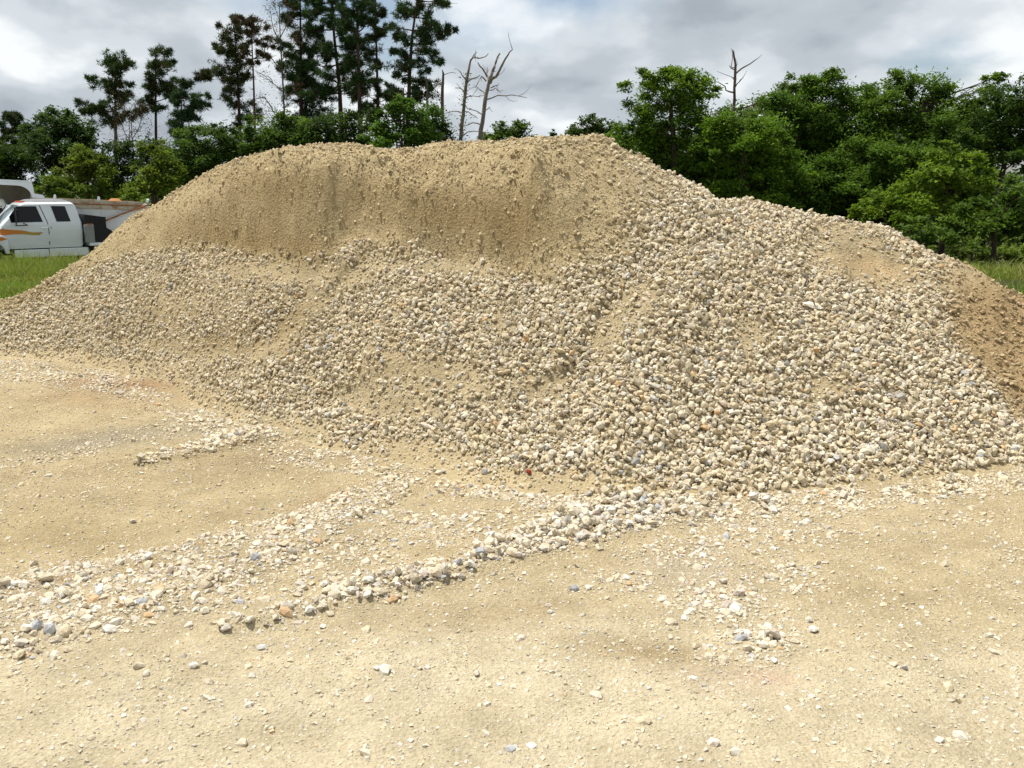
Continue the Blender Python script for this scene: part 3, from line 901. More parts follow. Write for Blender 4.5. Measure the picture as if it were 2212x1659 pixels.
def split(cands, nmax, margin=4):
    pos = np.concatenate([c[0] for c in cands]); r = np.concatenate([c[1] for c in cands]); R = np.concatenate([c[2] for c in cands])
    col = np.concatenate([c[3] for c in cands]); k = np.concatenate([c[4] for c in cands])
    u = np.concatenate([c[5] for c in cands]); v = np.concatenate([c[6] for c in cands])
    s = r / pos[:, 1] * ((u > margin) & (u < 2212 - margin) & (v < 1659 - margin))
    top = np.argsort(-s)[:nmax]
    rest = np.ones(len(r), bool); rest[top] = False
    return (pos, r, R, col, k, u, v), top, rest


(pp, pr, pR, pc, pk, pu, pv), top, rest = split(cand_pile, 300)
for i in top:
    put_stone(pp[i], pr[i], pR[i], pc[i], pile)
packs.append(merge(BIG, pp[rest], pr[rest], pR[rest], pc[rest]))


def join(ps):
    Vs, Fs, Cs = [], [], []; b = 0
    for v, f, c in ps:
        Vs.append(v); Fs.append(f + b); Cs.append(c); b += len(v)
    return np.concatenate(Vs), np.concatenate(Fs), np.concatenate(Cs)


v_, f_, c_ = join(packs)
gravel = link('gravel', raw_mesh('gravel', v_, f_, M['stone'], c_), pile)
gravel['kind'] = 'stuff'
print('pile gravel tris', len(f_))

# hand-picked stones of the yard: (u, v, radius, palette, flatness, label)
HAND = [(2049, 1480, .029, 3, 'rounded tan boulder sitting alone on the bare dirt at lower right'),
        (832, 1452, .028, 2, 'bright white flat stone alone on the dirt below the windrow'),
        (489, 1370, .027, 7, 'wedge-shaped grey-brown stone just off the left tip of the windrow'),
        (540, 1358, .032, 1, 'large pale stone at the left tip of the windrow'),
        (512, 1346, .034, 2, 'broad white stone behind the left tip of the windrow'),
        (622, 1328, .033, 2, 'flat white slab in the thin left end of the windrow'),
        (445, 1328, .029, 1, 'pale chunk with a pointed top left of the windrow tip'),
        (714, 1326, .028, 0, 'cream stone on the dirt just in front of the windrow'),
        (697, 1354, .022, 2, 'small white stone casting a dark shadow below the windrow'),
        (1757, 1357, .027, 2, 'white stone at the right tip of the scattered fan'),
        (1747, 1336, .026, 7, 'brown angular stone above the white one at the tip of the fan'),
        (1650, 1392, .030, 1, 'tall pale stone on the lower edge of the scattered fan'),
        (1630, 1270, .023, 1, 'pale stone on the open dirt above the fan'),
        (1240, 1273, .031, 5, 'speckled grey stone beside a white one on the dirt'),
        (1270, 1272, .024, 2, 'white stone beside the speckled grey one on the dirt'),
        (1358, 1262, .024, 6, 'brown pyramid-shaped stone on the pale dirt patch'),
        (1190, 1320, .019, 7, 'small upright brown stone on the dirt below the windrow'),
        (140, 1378, .036, 3, 'long yellowish slab tipped on edge at lower left'),
        (42, 1418, .036, 3, 'long tan slab at the left edge of the frame'),
        (120, 1420, .030, 1, 'pale stone beside the tan slab at lower left'),
        (1030, 1453, .018, 7, 'small dark-sided stone on the bare dirt in the middle foreground'),
        (1105, 1612, .034, 5, 'pale blue-grey flat stone half buried in the foreground dirt'),
        (1955, 1440, .018, 5, 'small grey stone left of the lone tan boulder'),
        (1150, 1605, .026, 2, 'half-buried white stone near the bottom edge'),
        (545, 1455, .028, 7, 'grey-brown stone half buried at the lower left'),
        (420, 1440, .028, 2, 'white cracked stone pressed into the dirt at lower left'),
        (285, 1117, .022, 7, 'dark lone stone on the swept tan dirt at left'),
        (264, 1174, .017, 1, 'small pale stone lying alone low on the swept dirt'),
        (105, 1177, .014, 7, 'tiny dark lone stone at the left of the swept dirt')]
ngnd = 300 - len(HAND)
(gp, gr, gR, gc, gk, gu, gv), top, rest = split(cand_gnd, ngnd)


def where_label(k, u, v, r):
    st = np.array([u]); sv_ = np.array([v])
    c = ('large ' if r > .036 else 'small ' if r < .029 else 'mid-sized ') + PNAME[k]
    if strip(st, sv_, WIND)[0] > 0.2:
        seg = ('thin left end' if u < 700 else 'left half' if u < 900 else 'middle' if u < 1080 else 'right half' if u < 1260 else 'thick right end')
        return (c + ' stone in the ' + seg + ' of the windrow', 'stones of the windrow')
    if strip(st, sv_, BAND)[0] > 0.2:
        seg = 'at the left edge of the yard' if u < 220 else 'left of the windrow tip' if u < 480 else 'behind the windrow' if u < 720 else 'near the pile foot'
        return (c + ' stone in the gravel band ' + seg, 'stones of the flattened band')
    if u > 1230 and 1180 < v < 1480:
        seg = 'upper part' if v < 1270 else 'middle' if v < 1350 else 'lower tip'
        return (c + ' stone in the ' + seg + ' of the fan beside the windrow', 'stones of the scattered fan')
    if v > 1380:
        seg = 'at lower left' if u < 700 else 'in the lower middle' if u < 1450 else 'at lower right'
        return (c + ' stone bedded in the foreground dirt ' + seg, 'stones bedded in the foreground dirt')
    seg = 'on the left' if u < 800 else 'in the middle' if u < 1500 else 'on the right'
    return (c + ' loose stone on the dirt below the pile ' + seg, 'loose stones below the pile')


for i in top:
    lab, grp = where_label(gk[i], gu[i], gv[i], gr[i])
    tag(put_stone(gp[i], gr[i], gR[i], gc[i]), lab, 'stone', grp)
gpacks.append(merge(BIG, gp[rest], gr[rest], gR[rest], gc[rest]))
for (u, v, r, k, lab) in HAND:
    s, kk = ray(u, v + 6)
    y = -EYE / kk; x = s * y
    y = float(y); x = float(x)
    z0 = ground_z(np.array([x]), np.array([y]))
    z = float(z0[0] + rel_at(np.array([x]), np.array([y]), z0)[0])
    R = rotations(1, 0.25)[0]
    tag(put_stone((x, y, z + r * (0.0 if 'half' in lab else 0.3)), r * (1.0 if 'lone' in lab or 'slab' in lab else .88), R, PAL[k] * (0.92 + 0.1 * rng.random())), lab, 'stone')
v_, f_, c_ = join(gpacks)
gg = link('gravel', raw_mesh('gravel', v_, f_, M['stone'], c_))
tag(gg, 'loose gravel and chips strewn over the dirt yard', kind='stuff')
print('ground gravel tris', len(f_))


def on_pile(u, v):
    """first point of the pile along the ray through an image pixel"""
    s, k = ray(u, v)
    ys = np.arange(4.5, 13.5, 0.02)
    zs = bil(PZ, px[0], py[0], STEP, s * ys, ys)
    hit = np.nonzero(zs > EYE + k * ys)[0]
    y = ys[hit[0]] if len(hit) else 8.0
    return np.array([s * y, y, EYE + k * y])


for (u, v, r, kk, nm, lab) in [(1752, 664, .060, 2, 'stone_slab', 'long white slab lying on the right slope of the pile'),
                               (925, 925, .045, 4, 'stone_slab', 'reddish tilted slab near the foot of the pile'),
                               (1412, 838, .05, 7, 'stone_slab', 'big grey-brown flat stone in the middle of the pile slope')]:
    q = on_pile(u, v)
    o = put_stone(q + np.array([0, -0.02, 0.02]), r, rotations(1, 0.3)[0], PAL[kk], None, nm)
    o.scale = (r * 1.3, r * 0.62, r * 0.6); o.rotation_euler = (0.5, 0.25, -0.3)
    tag(o, lab, 'stone slab')
for (u0, v0, u1, v1, lab) in [(1742, 640, 1756, 668, 'short dark stick stuck in the gravel above the white slab'),
                              (1733, 630, 1738, 600, 'thin weathered twig poking from the right slope of the pile')]:
    a = on_pile(u0, v0); b = on_pile(u1, v1)
    r = empty('stick', tuple(a))
    m = MB(); n_ = (b - a); m.tube([np.zeros(3), n_ * 0.5 + np.array([0.01, -0.03, 0.03]), n_ + np.array([0, -0.05, 0.03])], [0.008, 0.007, 0.004], 6)
    o = m.build('stick', M['dead_dark']); o.location = tuple(a); bpy.data.objects.remove(r)
    tag(o, lab, 'stick')
q = on_pile(1141, 1022)
o = put_stone(q + np.array([0, -0.01, 0.015]), 0.022, rotations(1, 0.5)[0], (0.3, 0.04, 0.02), None, 'brick_fragment')
o.color = (0.32, 0.045, 0.03, 1)
tag(o, 'small bright red fragment among pale stones at the pile foot', 'fragment')

# ------------------------------------------------------------------ foliage
def leaves_mesh(centers, size, up=0.8, col=(.06, .11, .02), var=0.35, yel=None, aspect=0.5):
    n = len(centers)
    nrm = rng.normal(size=(n, 3)); nrm[:, 2] = np.abs(nrm[:, 2]) + up
    nrm /= np.linalg.norm(nrm, axis=1)[:, None]
    a = rng.normal(size=(n, 3)); a -= nrm * np.sum(a * nrm, 1)[:, None]; a /= np.linalg.norm(a, axis=1)[:, None]
    b = np.cross(nrm, a)
    L = (size * (0.65 + 0.7 * rng.random(n)))[:, None]
    V = np.stack([centers - a * L * .5 - b * L * aspect * .5, centers - a * L * .35 + b * L * aspect * .6, centers + a * L * .6], 1).reshape(-1, 3)
    c = np.array(col) * (1 + var * (rng.random((n, 1)) * 2 - 1))
    if yel is not None:
        c = c * (1 - yel[:, None]) + np.array([.125, .15, .022]) * yel[:, None]
    return V, np.arange(3 * n).reshape(-1, 3), np.repeat(c, 3, 0)


def needles_mesh(tufts, n_each, L, wd, col, var=0.35, brown=None):
    n = len(tufts) * n_each
    c = np.repeat(tufts, n_each, 0)
    d = rng.normal(size=(n, 3)); d[:, 2] += 0.55
    d /= np.linalg.norm(d, axis=1)[:, None]
    b = np.cross(d, rng.normal(size=(n, 3))); b /= np.linalg.norm(b, axis=1)[:, None]
    l = (L * (0.6 + 0.7 * rng.random(n)))[:, None]
    V = np.stack([c + d * l * .1 - b * wd, c + d * l * .35 + b * wd, c + d * l], 1).reshape(-1, 3)
    cc = np.array(col) * (1 + var * (rng.random((n, 1)) * 2 - 1))
    if brown is not None:
        br = np.repeat(brown, n_each)[:, None]
        cc = cc * (1 - br) + np.array([.085, .05, .03]) * br
    return V, np.arange(3 * n).reshape(-1, 3), np.repeat(cc, 3, 0)


def clump_points(lobes, per_m2, sig, shell=0.55, cl_m2=2.6):
    """points gathered in clumps over the lobes' shells: an uneven crown with gaps"""
    pts = []; clv = []
    for (c, r) in lobes:
        r = np.array(r)
        area = PI * r[0] * r[2]
        nc = max(3, int(area * cl_m2))
        d = rng.normal(size=(nc, 3)); d /= np.linalg.norm(d, axis=1)[:, None]
        rad = (shell + (1 - shell) * rng.random((nc, 1)) ** 0.6)
        sprig = rng.random(nc) < 0.22
        rad = rad * np.where(sprig, 1.0 + 0.42 * rng.random(nc), 1.0)[:, None]
        cc = np.array(c) + d * rad * r
        nl = max(6, int(area * per_m2 / nc))
        sg = sig * (0.6 + 0.8 * rng.random(nc))
        sg = np.minimum(sg, 0.5 * min(r)) * np.where(sprig, 0.6, 1.0)
        q = rng.normal(size=(nc, nl, 3)) * sg[:, None, None] * np.array([1, 1, 0.62])
        pts.append((cc[:, None, :] + q).reshape(-1, 3))
        clv.append(np.repeat(rng.random(nc), nl))
    return np.concatenate(pts), np.concatenate(clv)


def bent(a, b, sag=0.12, n=5, rise=0.0):
    a = np.array(a, float); b = np.array(b, float)
    L = np.linalg.norm(b - a)
    off = rng.normal(size=3) * sag * L * 0.5
    return [a + (b - a) * t + (off + np.array([0, 0, -rise * L])) * math.sin(PI * t) for t in np.linspace(0, 1, n)]


def lobes_px(lobes, d):
    out_ = []
    for L in lobes:
        u, v, ru, rv = L[:4]
        dd = L[4] if len(L) > 4 else (rng.random() - 0.5) * 2.0 * ru / FPX * d * 0.5
        k = (d + dd) / FPX
        out_.append((P(u, v, d + dd), (ru * k, 0.5 * (ru + rv) * k * 1.0, rv * k)))
    return out_


def trunk_pts(pts, d):
    u0 = pts[0][0]
    s, _ = ray(u0, pts[0][1])
    base = np.array([s * d, d, float(ground_z(np.array([s * d]), np.array([float(d)]))[0])])
    return base, [P(u, v, d) for (u, v) in pts]


def nearest_on(path, c, below=0.0):
    best = None
    for a, b in zip(path[:-1], path[1:]):
        for t in np.linspace(0, 1, 6):
            q = a + (b - a) * t
            dd = np.linalg.norm((q - c) * np.array([1, 1, 1.4]) + np.array([0, 0, below]))
            if best is None or dd < best[0]: best = (dd, q)
    return best[1]


def broad_tree(name, label, d, trunk, r0, lobes, col=(.055, .105, .018), leaf=0.15, per=760, sig=0.34, yel=0.25, cat='tree', group=None, limbs=True, up=0.8, bark='bark', cl=2.6, shell=.55):
    base, tp = trunk_pts(trunk, d)
    root = empty(name, tuple(base))
    path = [base] + tp
    n = len(path)
    rad = [r0 * (1 - 0.75 * i / (n - 1)) for i in range(n)]
    rad[0] *= 1.3
    m = MB(); m.tube([p - base for p in path], rad, 9); m.build('trunk', M[bark], root, True)
    LW = lobes_px(lobes, d)
    kids = []
    for (c, r) in LW:
        for _ in range(3):
            dv_ = rng.normal(size=3); dv_ /= np.linalg.norm(dv_); f_k = 0.32 + 0.25 * rng.random()
            kids.append((c + dv_ * np.array(r) * (0.85 + 0.35 * rng.random()), tuple(q * f_k for q in r)))
    if limbs:
        for (c, r) in LW:
            a = nearest_on(path, c, below=0.5 * np.linalg.norm(r))
            q = bent(a, c, 0.15)
            rr = max(0.025, r0 * 0.2)
            m = MB(); m.tube([p - base for p in q], [rr, rr * .85, rr * .65, rr * .45, rr * .22], 6)
            for _ in range(3):
                e = c + rng.normal(size=3) * np.array(r) * 0.55
                w_ = bent(q[2 + int(rng.integers(0, 2))], e, 0.15, 4)
                m.tube([p - base for p in w_], [rr * .45, rr * .35, rr * .22, rr * .1], 5)
            m.build('branch', M[bark], root, True)
    pts, cl_ = clump_points(LW + kids, per * 0.66, sig * 0.80, shell * .85, cl * 1.35)
    leaf = leaf * 1.12
    col = (col[0] * 1.5, col[1] * 1.36, col[2] * 1.2)
    yl = np.clip((cl_ - 0.45) * 1.2, 0, 1) * yel + yel * 0.4 * rng.random(len(pts))
    V, F, Cc = leaves_mesh(pts - base, leaf, up, col, 0.35, yl)
    Cc = Cc * np.repeat(0.65 + 0.6 * cl_, 3)[:, None]
    link('crown', raw_mesh('crown', V, F, M['leaf'], Cc), root)
    tag(root, label, cat, group)
    return root


def pine_tree(name, label, d, trunk, r0, lobes=None, auto=None, col=(.032, .058, .017), brown=0.1, tuft=0.34, per=26, group=None, bare=0):
    base, tp = trunk_pts(trunk, d)
    root = empty(name, tuple(base))
    path = [base] + tp
    n = len(path)
    L = [0]
    for a, b in zip(path[:-1], path[1:]): L.append(L[-1] + np.linalg.norm(b - a))
    rad = [max(0.03, r0 * (1 - 0.85 * l / L[-1])) for l in L]
    m = MB(); m.tube([p - base for p in path], rad, 8); m.build('trunk', M['pine_bark'], root, True)
    LW = lobes_px(lobes or [], d)
    k = d / FPX
    if auto:
        v0, v1, hw0, hw1, cnt = auto       # crown from v0 (top) to v1 (low), half widths in px
        for i in range(cnt):
            t = (i + 0.5 * rng.random()) / cnt
            v = v0 + (v1 - v0) * t
            hw = (hw0 + (hw1 - hw0) * t ** 0.8) * (0.55 + 0.6 * rng.random())
            pv_ = np.array([p[1] for p in trunk][::-1]); pu_ = np.array([p[0] for p in trunk][::-1])
            ut = np.interp(v, pv_, pu_)
            az = i * 2.4 + rng.random() * 0.9
            off = np.array([math.cos(az), math.sin(az)]) * hw * k
            c0 = P(ut, v - hw * 0.22, d) + np.array([off[0], off[1], 0])
            rr = hw * k * 0.55
            LW.append((c0, (rr * (0.7 + .3 * abs(math.cos(az))), rr * .8, rr * 0.36 + 0.1)))
        LW.append((P(trunk[-1][0], trunk[-1][1] + 6, d), (hw0 * k * .6, hw0 * k * .6, 12 * k)))
    tips = []
    for (c, r) in LW:
        a = nearest_on(path, c, below=0.25 * np.linalg.norm(r))
        q = bent(a, c, 0.10, 5, 0.08)
        rr = max(0.028, r0 * 0.22)
        m = MB(); m.tube([p - base for p in q], [rr, rr * .85, rr * .7, rr * .5, rr * .3], 5)
        for _ in range(4):
            e = c + rng.normal(size=3) * np.array(r) * 0.6
            m.tube([p - base for p in bent(q[3], e, 0.12, 3)], [rr * .4, rr * .3, rr * .15], 4)
        m.build('branch', M['pine_bark'], root, True)
    for _ in range(bare):
        j = int(rng.integers(1, n)); t = rng.random()
        a = path[j - 1] + (path[j] - path[j - 1]) * t
        if a[2] < 4: continue
        az = rng.random() * 2 * PI; l = 0.5 + 1.3 * rng.random()
        b = a + np.array([math.cos(az) * l, math.sin(az) * l, 0.25 * l * (rng.random() - .2)])
        m = MB(); m.tube([p - base for p in bent(a, b, 0.2, 4)], [.035, .028, .02, .01], 4); m.build('branch', M['pine_bark'], root, True)
    LW = [(c + rng.normal(size=3) * np.array(r) * 0.15, (r[0] * (0.78 + .32 * rng.random()), r[1] * .9, r[2] * (0.8 + .5 * rng.random()))) for c, r in LW]
    kids = []
    for (c, r) in LW:
        for _ in range(2):
            dv_ = rng.normal(size=3); dv_ /= np.linalg.norm(dv_); f_k = 0.22 + 0.25 * rng.random()
            kids.append((c + dv_ * np.array(r) * (0.9 + 0.5 * rng.random()), tuple(q * f_k for q in r)))
        a = nearest_on(path, c, below=0.25 * np.linalg.norm(r))
        for t in (0.45, 0.7):
            if rng.random() < 0.35: kids.append((a + (c - a) * t + rng.normal(size=3) * 0.15, (r[0] * .35, r[1] * .35, r[2] * .45)))
    tufts, cl_ = clump_points(LW + kids, per * 0.46, 0.19, 0.1, 6.0)
    brown = brown * 0.55
    br = np.clip(np.where(rng.random(len(tufts)) < brown, 0.85, brown * 0.4), 0, 1)
    V, F, Cc = needles_mesh(tufts - base, 14, tuft * .95, 0.026, tuple(c * 1.45 for c in col), 0.4, br)
    Cc = Cc * np.repeat(np.repeat(0.7 + 0.6 * cl_, 14), 3)[:, None]
    link('crown', raw_mesh('crown', V, F, M['needle'], Cc), root)
    tag(root, label, 'tree', group)
    return root


def bare_tree(name, label, d, trunk, radii, branches, mat='dead', twigs=2, foliage=None, ivy=False):
    """trunk and branches given as polylines in image pixels"""
    base, tp = trunk_pts(trunk, d)
    root = empty(name, tuple(base))
    path = [base] + tp
    radii = [q * 0.54 for q in radii]
    rad = list(np.interp(np.linspace(0, 1, len(path)), np.linspace(0, 1, len(radii)), radii))
    dense = []; dr = []
    for i in range(len(path) - 1):
        for t in (0, .33, .66):
            jit = rng.normal(size=3) * rad[i] * 0.16
            dense.append(path[i] + (path[i + 1] - path[i]) * t + jit); dr.append((rad[i] + (rad[i + 1] - rad[i]) * t) * (0.92 + .16 * rng.random()))
    dense.append(path[-1]); dr.append(rad[-1])
    m = MB(); m.tube([p - base for p in dense], dr, 9)
    m.build('trunk', M[mat], root, True)
    fol = []
    for br in branches:
        pts, r0_, r1_ = br[0], br[1], br[2]
        dd = rng.normal() * 0.9
        q = [P(u, v, d + dd * i / max(1, len(pts) - 1)) for i, (u, v) in enumerate(pts)]
        q2 = []
        for i in range(len(q) - 1):
            q2 += [q[i], q[i] * .5 + q[i + 1] * .5 + rng.normal(size=3) * 0.04]
        q2.append(q[-1])
        m = MB(); m.tube([p - base for p in q2], list(np.linspace(r0_ * .8, r1_, len(q2))), 6)
        for _ in range(twigs):
            j = int(rng.integers(1, len(q2)))
            e = q2[j] + (q2[-1] - q2[0]) * 0.22 * (0.5 + rng.random()) + rng.normal(size=3) * 0.28
            m.tube([p - base for p in bent(q2[j], e, .2, 4)], [max(.014, r1_), .014, .012, .008], 4)
            fol.append(e)
        fol += [q2[-1], q2[-2]]
        m.build('branch', M[mat], root, True)
    if foliage:
        n_, col, size, sg = foliage
        cc = np.array(fol)
        pts = (cc[:, None] + rng.normal(size=(len(cc), n_, 3)) * sg).reshape(-1, 3)
        V, F, Cc = leaves_mesh(pts - base, size, 0.3, col, 0.4)
        link('crown', raw_mesh('crown', V, F, M['leaf'], Cc), root)
    if ivy:
        t = rng.random(420) ** 1.5
        pi = np.clip(t * (len(dense) * .75), 0, len(dense) - 2); i0 = pi.astype(int)
        da = np.array(dense); q = da[i0] + (da[i0 + 1] - da[i0]) * (pi - i0)[:, None]
        q = q + rng.normal(size=q.shape) * 0.17
        V, F, Cc = leaves_mesh(q - base, .15, .4, (.05, .10, .02), .4)
        link('ivy', raw_mesh('ivy', V, F, M['leaf'], Cc), root)
    tag(root, label, 'dead tree' if not foliage else 'tree')
    return root


# ---- far wood beyond the pile, low on the skyline
cx_ = rng.uniform(-95, 110, 420); cy_ = rng.uniform(100, 125, 420)
cz_ = ground_z(cx_, cy_) + rng.uniform(0.3, 4.2, 420)
lob_ = [(np.array([a_, b_, c__]), (2.6, 2.2, 1.6)) for a_, b_, c__ in zip(cx_, cy_, cz_)]
pts_, k_ = clump_points(lob_, 9, 0.8, .5, .25)
V_, F_, C_ = leaves_mesh(pts_, .62, .8, (.05, .10, .022), .35)
far_wood = link('treeline', raw_mesh('treeline', V_, F_, M['leaf'], C_ * np.repeat(0.6 + .6 * k_, 3)[:, None]))
tag(far_wood, 'far low wood closing the field beyond the pile', kind='stuff')
# ---- right-hand wood
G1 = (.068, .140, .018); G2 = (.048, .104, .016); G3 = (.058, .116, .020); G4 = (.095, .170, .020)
broad_tree('broadleaf_tree', 'bright green broadleaf tree with a rounded crown right of the pile peak', 47, [(1462, 420), (1458, 330), (1450, 250), (1448, 200)], .24,
           [(1450, 185, 62, 34), (1400, 215, 42, 34), (1500, 205, 45, 36), (1425, 165, 30, 14), (1475, 160, 30, 14), (1525, 185, 24, 20), (1390, 260, 45, 28), (1455, 255, 60, 36),
            (1515, 262, 30, 30), (1375, 310, 60, 34), (1345, 345, 40, 30), (1440, 330, 60, 36), (1500, 335, 50, 36), (1360, 285, 30, 20)], G1, yel=.45)
broad_tree('broadleaf_tree', 'low green tree rising right behind the pile shoulder', 48, [(1400, 440), (1405, 380)], .14,
           [(1400, 350, 70, 40), (1460, 380, 70, 40), (1350, 340, 34, 24), (1520, 390, 60, 40), (1430, 420, 80, 34), (1540, 430, 60, 30)], G2, yel=.2)
broad_tree('broadleaf_tree', 'mid green tree standing in front of the dead pine trunk', 45, [(1600, 440), (1604, 340), (1606, 270)], .18,
           [(1560, 265, 40, 34), (1610, 300, 55, 36), (1660, 300, 40, 40), (1560, 330, 60, 40), (1630, 360, 60, 36), (1690, 370, 50, 50), (1570, 400, 60, 40), (1650, 420, 70, 40)], G1, yel=.35)
broad_tree('broadleaf_tree', 'tall dark green broadleaf tree with a peaked top in the middle of the right wood', 50, [(1780, 470), (1775, 330), (1770, 240)], .28,
           [(1700, 230, 50, 40), (1755, 205, 45, 34), (1800, 190, 30, 34), (1800, 162, 22, 12), (1720, 185, 34, 20), (1840, 225, 55, 40), (1690, 290, 60, 40), (1770, 280, 80, 50),
            (1850, 290, 60, 50), (1700, 370, 60, 60), (1790, 370, 80, 60), (1870, 220, 34, 24), (1880, 370, 50, 60), (1660, 225, 26, 20)], G2, yel=.25)
broad_tree('broadleaf_tree', 'wispy grey-green tree between the dead pine and the tall dark tree', 54, [(1650, 440), (1655, 300), (1660, 230)], .16,
           [(1650, 245, 44, 28), (1690, 215, 40, 26), (1640, 300, 50, 40)], (.07, .11, .045), per=480, yel=.1)
broad_tree('broadleaf_tree', 'broad spreading tree with a high limb reaching up right', 49, [(2010, 480), (2000, 380), (1990, 290), (1985, 230)], .28,
           [(1955, 175, 32, 24), (1995, 190, 44, 26), (2050, 195, 26, 20), (1940, 230, 50, 36), (2010, 240, 60, 38), (2070, 240, 44, 30), (2110, 215, 34, 20), (2140, 185, 26, 16), (2160, 165, 16, 8),
            (1930, 300, 60, 50), (2010, 310, 70, 50), (2080, 300, 60, 40), (1960, 380, 70, 50), (1900, 400, 60, 60), (1945, 160, 14, 12)], G3, yel=.3)
broad_tree('broadleaf_tree', 'dark heavy tree at the right edge with sky showing round its trunks', 44, [(2150, 450), (2160, 400), (2175, 330), (2185, 260)], .22,
           [(2180, 225, 50, 34), (2140, 260, 44, 34), (2200, 280, 60, 50), (2150, 320, 46, 34), (2230, 220, 50, 50), (2220, 340, 50, 34), (2105, 300, 30, 30), (2260, 300, 50, 60)], (.034, .070, .016), yel=.15)
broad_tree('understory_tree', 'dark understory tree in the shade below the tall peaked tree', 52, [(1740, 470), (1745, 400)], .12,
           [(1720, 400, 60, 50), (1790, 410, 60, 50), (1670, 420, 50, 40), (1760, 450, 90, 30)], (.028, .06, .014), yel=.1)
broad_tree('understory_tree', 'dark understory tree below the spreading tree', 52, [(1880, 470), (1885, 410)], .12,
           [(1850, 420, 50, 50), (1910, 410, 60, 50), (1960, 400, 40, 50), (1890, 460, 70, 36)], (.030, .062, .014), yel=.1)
broad_tree('vine_covered_shrub', 'rounded yellow-green shrub smothered in vines at the right edge of the wood', 30, [(2040, 470), (2040, 420)], .1,
           [(2035, 365, 46, 34), (2070, 350, 36, 30), (2000, 400, 50, 36), (2060, 410, 60, 44), (2100, 390, 30, 40), (2030, 450, 60, 40), (2090, 460, 50, 34)], G4, leaf=.13, per=1100, sig=.22, yel=.6, cat='shrub', shell=.7)
broad_tree('vine_covered_shrub', 'low light green shrub creeping towards the pile crest', 29, [(1920, 500), (1922, 480)], .07,
           [(1880, 455, 34, 18), (1920, 440, 36, 24), (1950, 425, 28, 24), (1900, 480, 60, 24), (1960, 470, 50, 34), (1860, 466, 20, 14), (1845, 458, 8, 16)], G4, leaf=.12, per=1100, sig=.2, yel=.7, cat='shrub', shell=.7)
broad_tree('vine_covered_shrub', 'dark green leafy shrub in front of the right tree trunks', 28, [(2150, 510), (2150, 480)], .08,
           [(2120, 470, 50, 30), (2180, 460, 50, 40), (2140, 500, 70, 30), (2205, 420, 30, 34), (2220, 490, 50, 34), (2060, 500, 50, 28)], (.05, .10, .02), leaf=.13, per=1000, sig=.22, yel=.4, cat='shrub', shell=.7)
broad_tree('vine_covered_shrub', 'small dark bush at the end of the pile on the right', 26, [(1990, 520), (1992, 500)], .06,
           [(1985, 490, 34, 22), (2020, 505, 34, 18), (1960, 500, 26, 14)], (.045, .09, .018), leaf=.12, per=1000, sig=.2, yel=.3, cat='shrub', shell=.7)
broad_tree('understory_tree', 'mid green filler tree between the bright rounded tree and the dead pine', 48, [(1550, 440), (1552, 330)], .14,
           [(1545, 300, 44, 34), (1575, 250, 30, 22), (1600, 330, 60, 50), (1540, 350, 60, 40), (1640, 280, 40, 34)], G2, yel=.3)
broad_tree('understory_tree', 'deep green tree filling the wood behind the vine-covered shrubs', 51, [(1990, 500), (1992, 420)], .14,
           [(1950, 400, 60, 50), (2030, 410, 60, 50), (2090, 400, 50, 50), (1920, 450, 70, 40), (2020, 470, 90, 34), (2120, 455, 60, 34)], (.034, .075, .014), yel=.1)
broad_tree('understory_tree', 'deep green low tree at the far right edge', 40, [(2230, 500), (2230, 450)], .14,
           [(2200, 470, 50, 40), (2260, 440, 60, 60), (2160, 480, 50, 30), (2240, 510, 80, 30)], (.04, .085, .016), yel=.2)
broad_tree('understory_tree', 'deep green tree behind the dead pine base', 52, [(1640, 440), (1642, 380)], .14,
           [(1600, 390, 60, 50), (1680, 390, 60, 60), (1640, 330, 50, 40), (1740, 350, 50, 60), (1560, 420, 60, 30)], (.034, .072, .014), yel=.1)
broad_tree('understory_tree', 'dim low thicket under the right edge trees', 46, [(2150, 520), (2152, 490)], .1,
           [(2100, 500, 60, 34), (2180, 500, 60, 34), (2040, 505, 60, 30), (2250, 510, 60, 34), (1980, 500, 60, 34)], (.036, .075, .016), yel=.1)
broad_tree('broadleaf_tree', 'mid green leafy tree low in the gap below the tall peaked tree', 47, [(1760, 470), (1762, 420)], .12,
           [(1700, 395, 50, 44), (1770, 390, 54, 44), (1830, 400, 50, 44), (1740, 440, 70, 34), (1640, 400, 40, 40), (1590, 400, 40, 30), (1500, 400, 60, 34), (1560, 360, 40, 40)], G2, yel=.2)
broad_tree('broadleaf_tree', 'mid green leafy tree low in the gap below the spreading tree', 47, [(1930, 470), (1932, 420)], .12,
           [(1890, 350, 50, 44), (1960, 350, 54, 44), (2040, 330, 50, 44), (1900, 410, 70, 40), (1850, 340, 40, 40), (2100, 350, 44, 40)], G3, yel=.2)
broad_tree('vine_covered_shrub', 'low weedy thicket at the back of the right grass', 34, [(2100, 530), (2101, 515)], .06,
           [(1960, 525, 44, 26), (2030, 535, 50, 26), (2110, 535, 60, 28), (2180, 538, 60, 28), (2250, 535, 60, 30), (2070, 550, 60, 16), (2160, 552, 60, 16)], (.07, .115, .03), leaf=.12, per=900, sig=.2, yel=.4, cat='shrub', shell=.6)
broad_tree('understory_tree', 'low dark thicket just behind the left shoulder of the pile', 63, [(560, 420), (560, 380)], .1,
           [(430, 390, 60, 30), (500, 360, 50, 30), (560, 345, 50, 30), (630, 330, 50, 30), (700, 322, 50, 24), (390, 410, 50, 26), (780, 318, 40, 20)], (.034, .068, .017), leaf=.18, per=620, yel=.1)
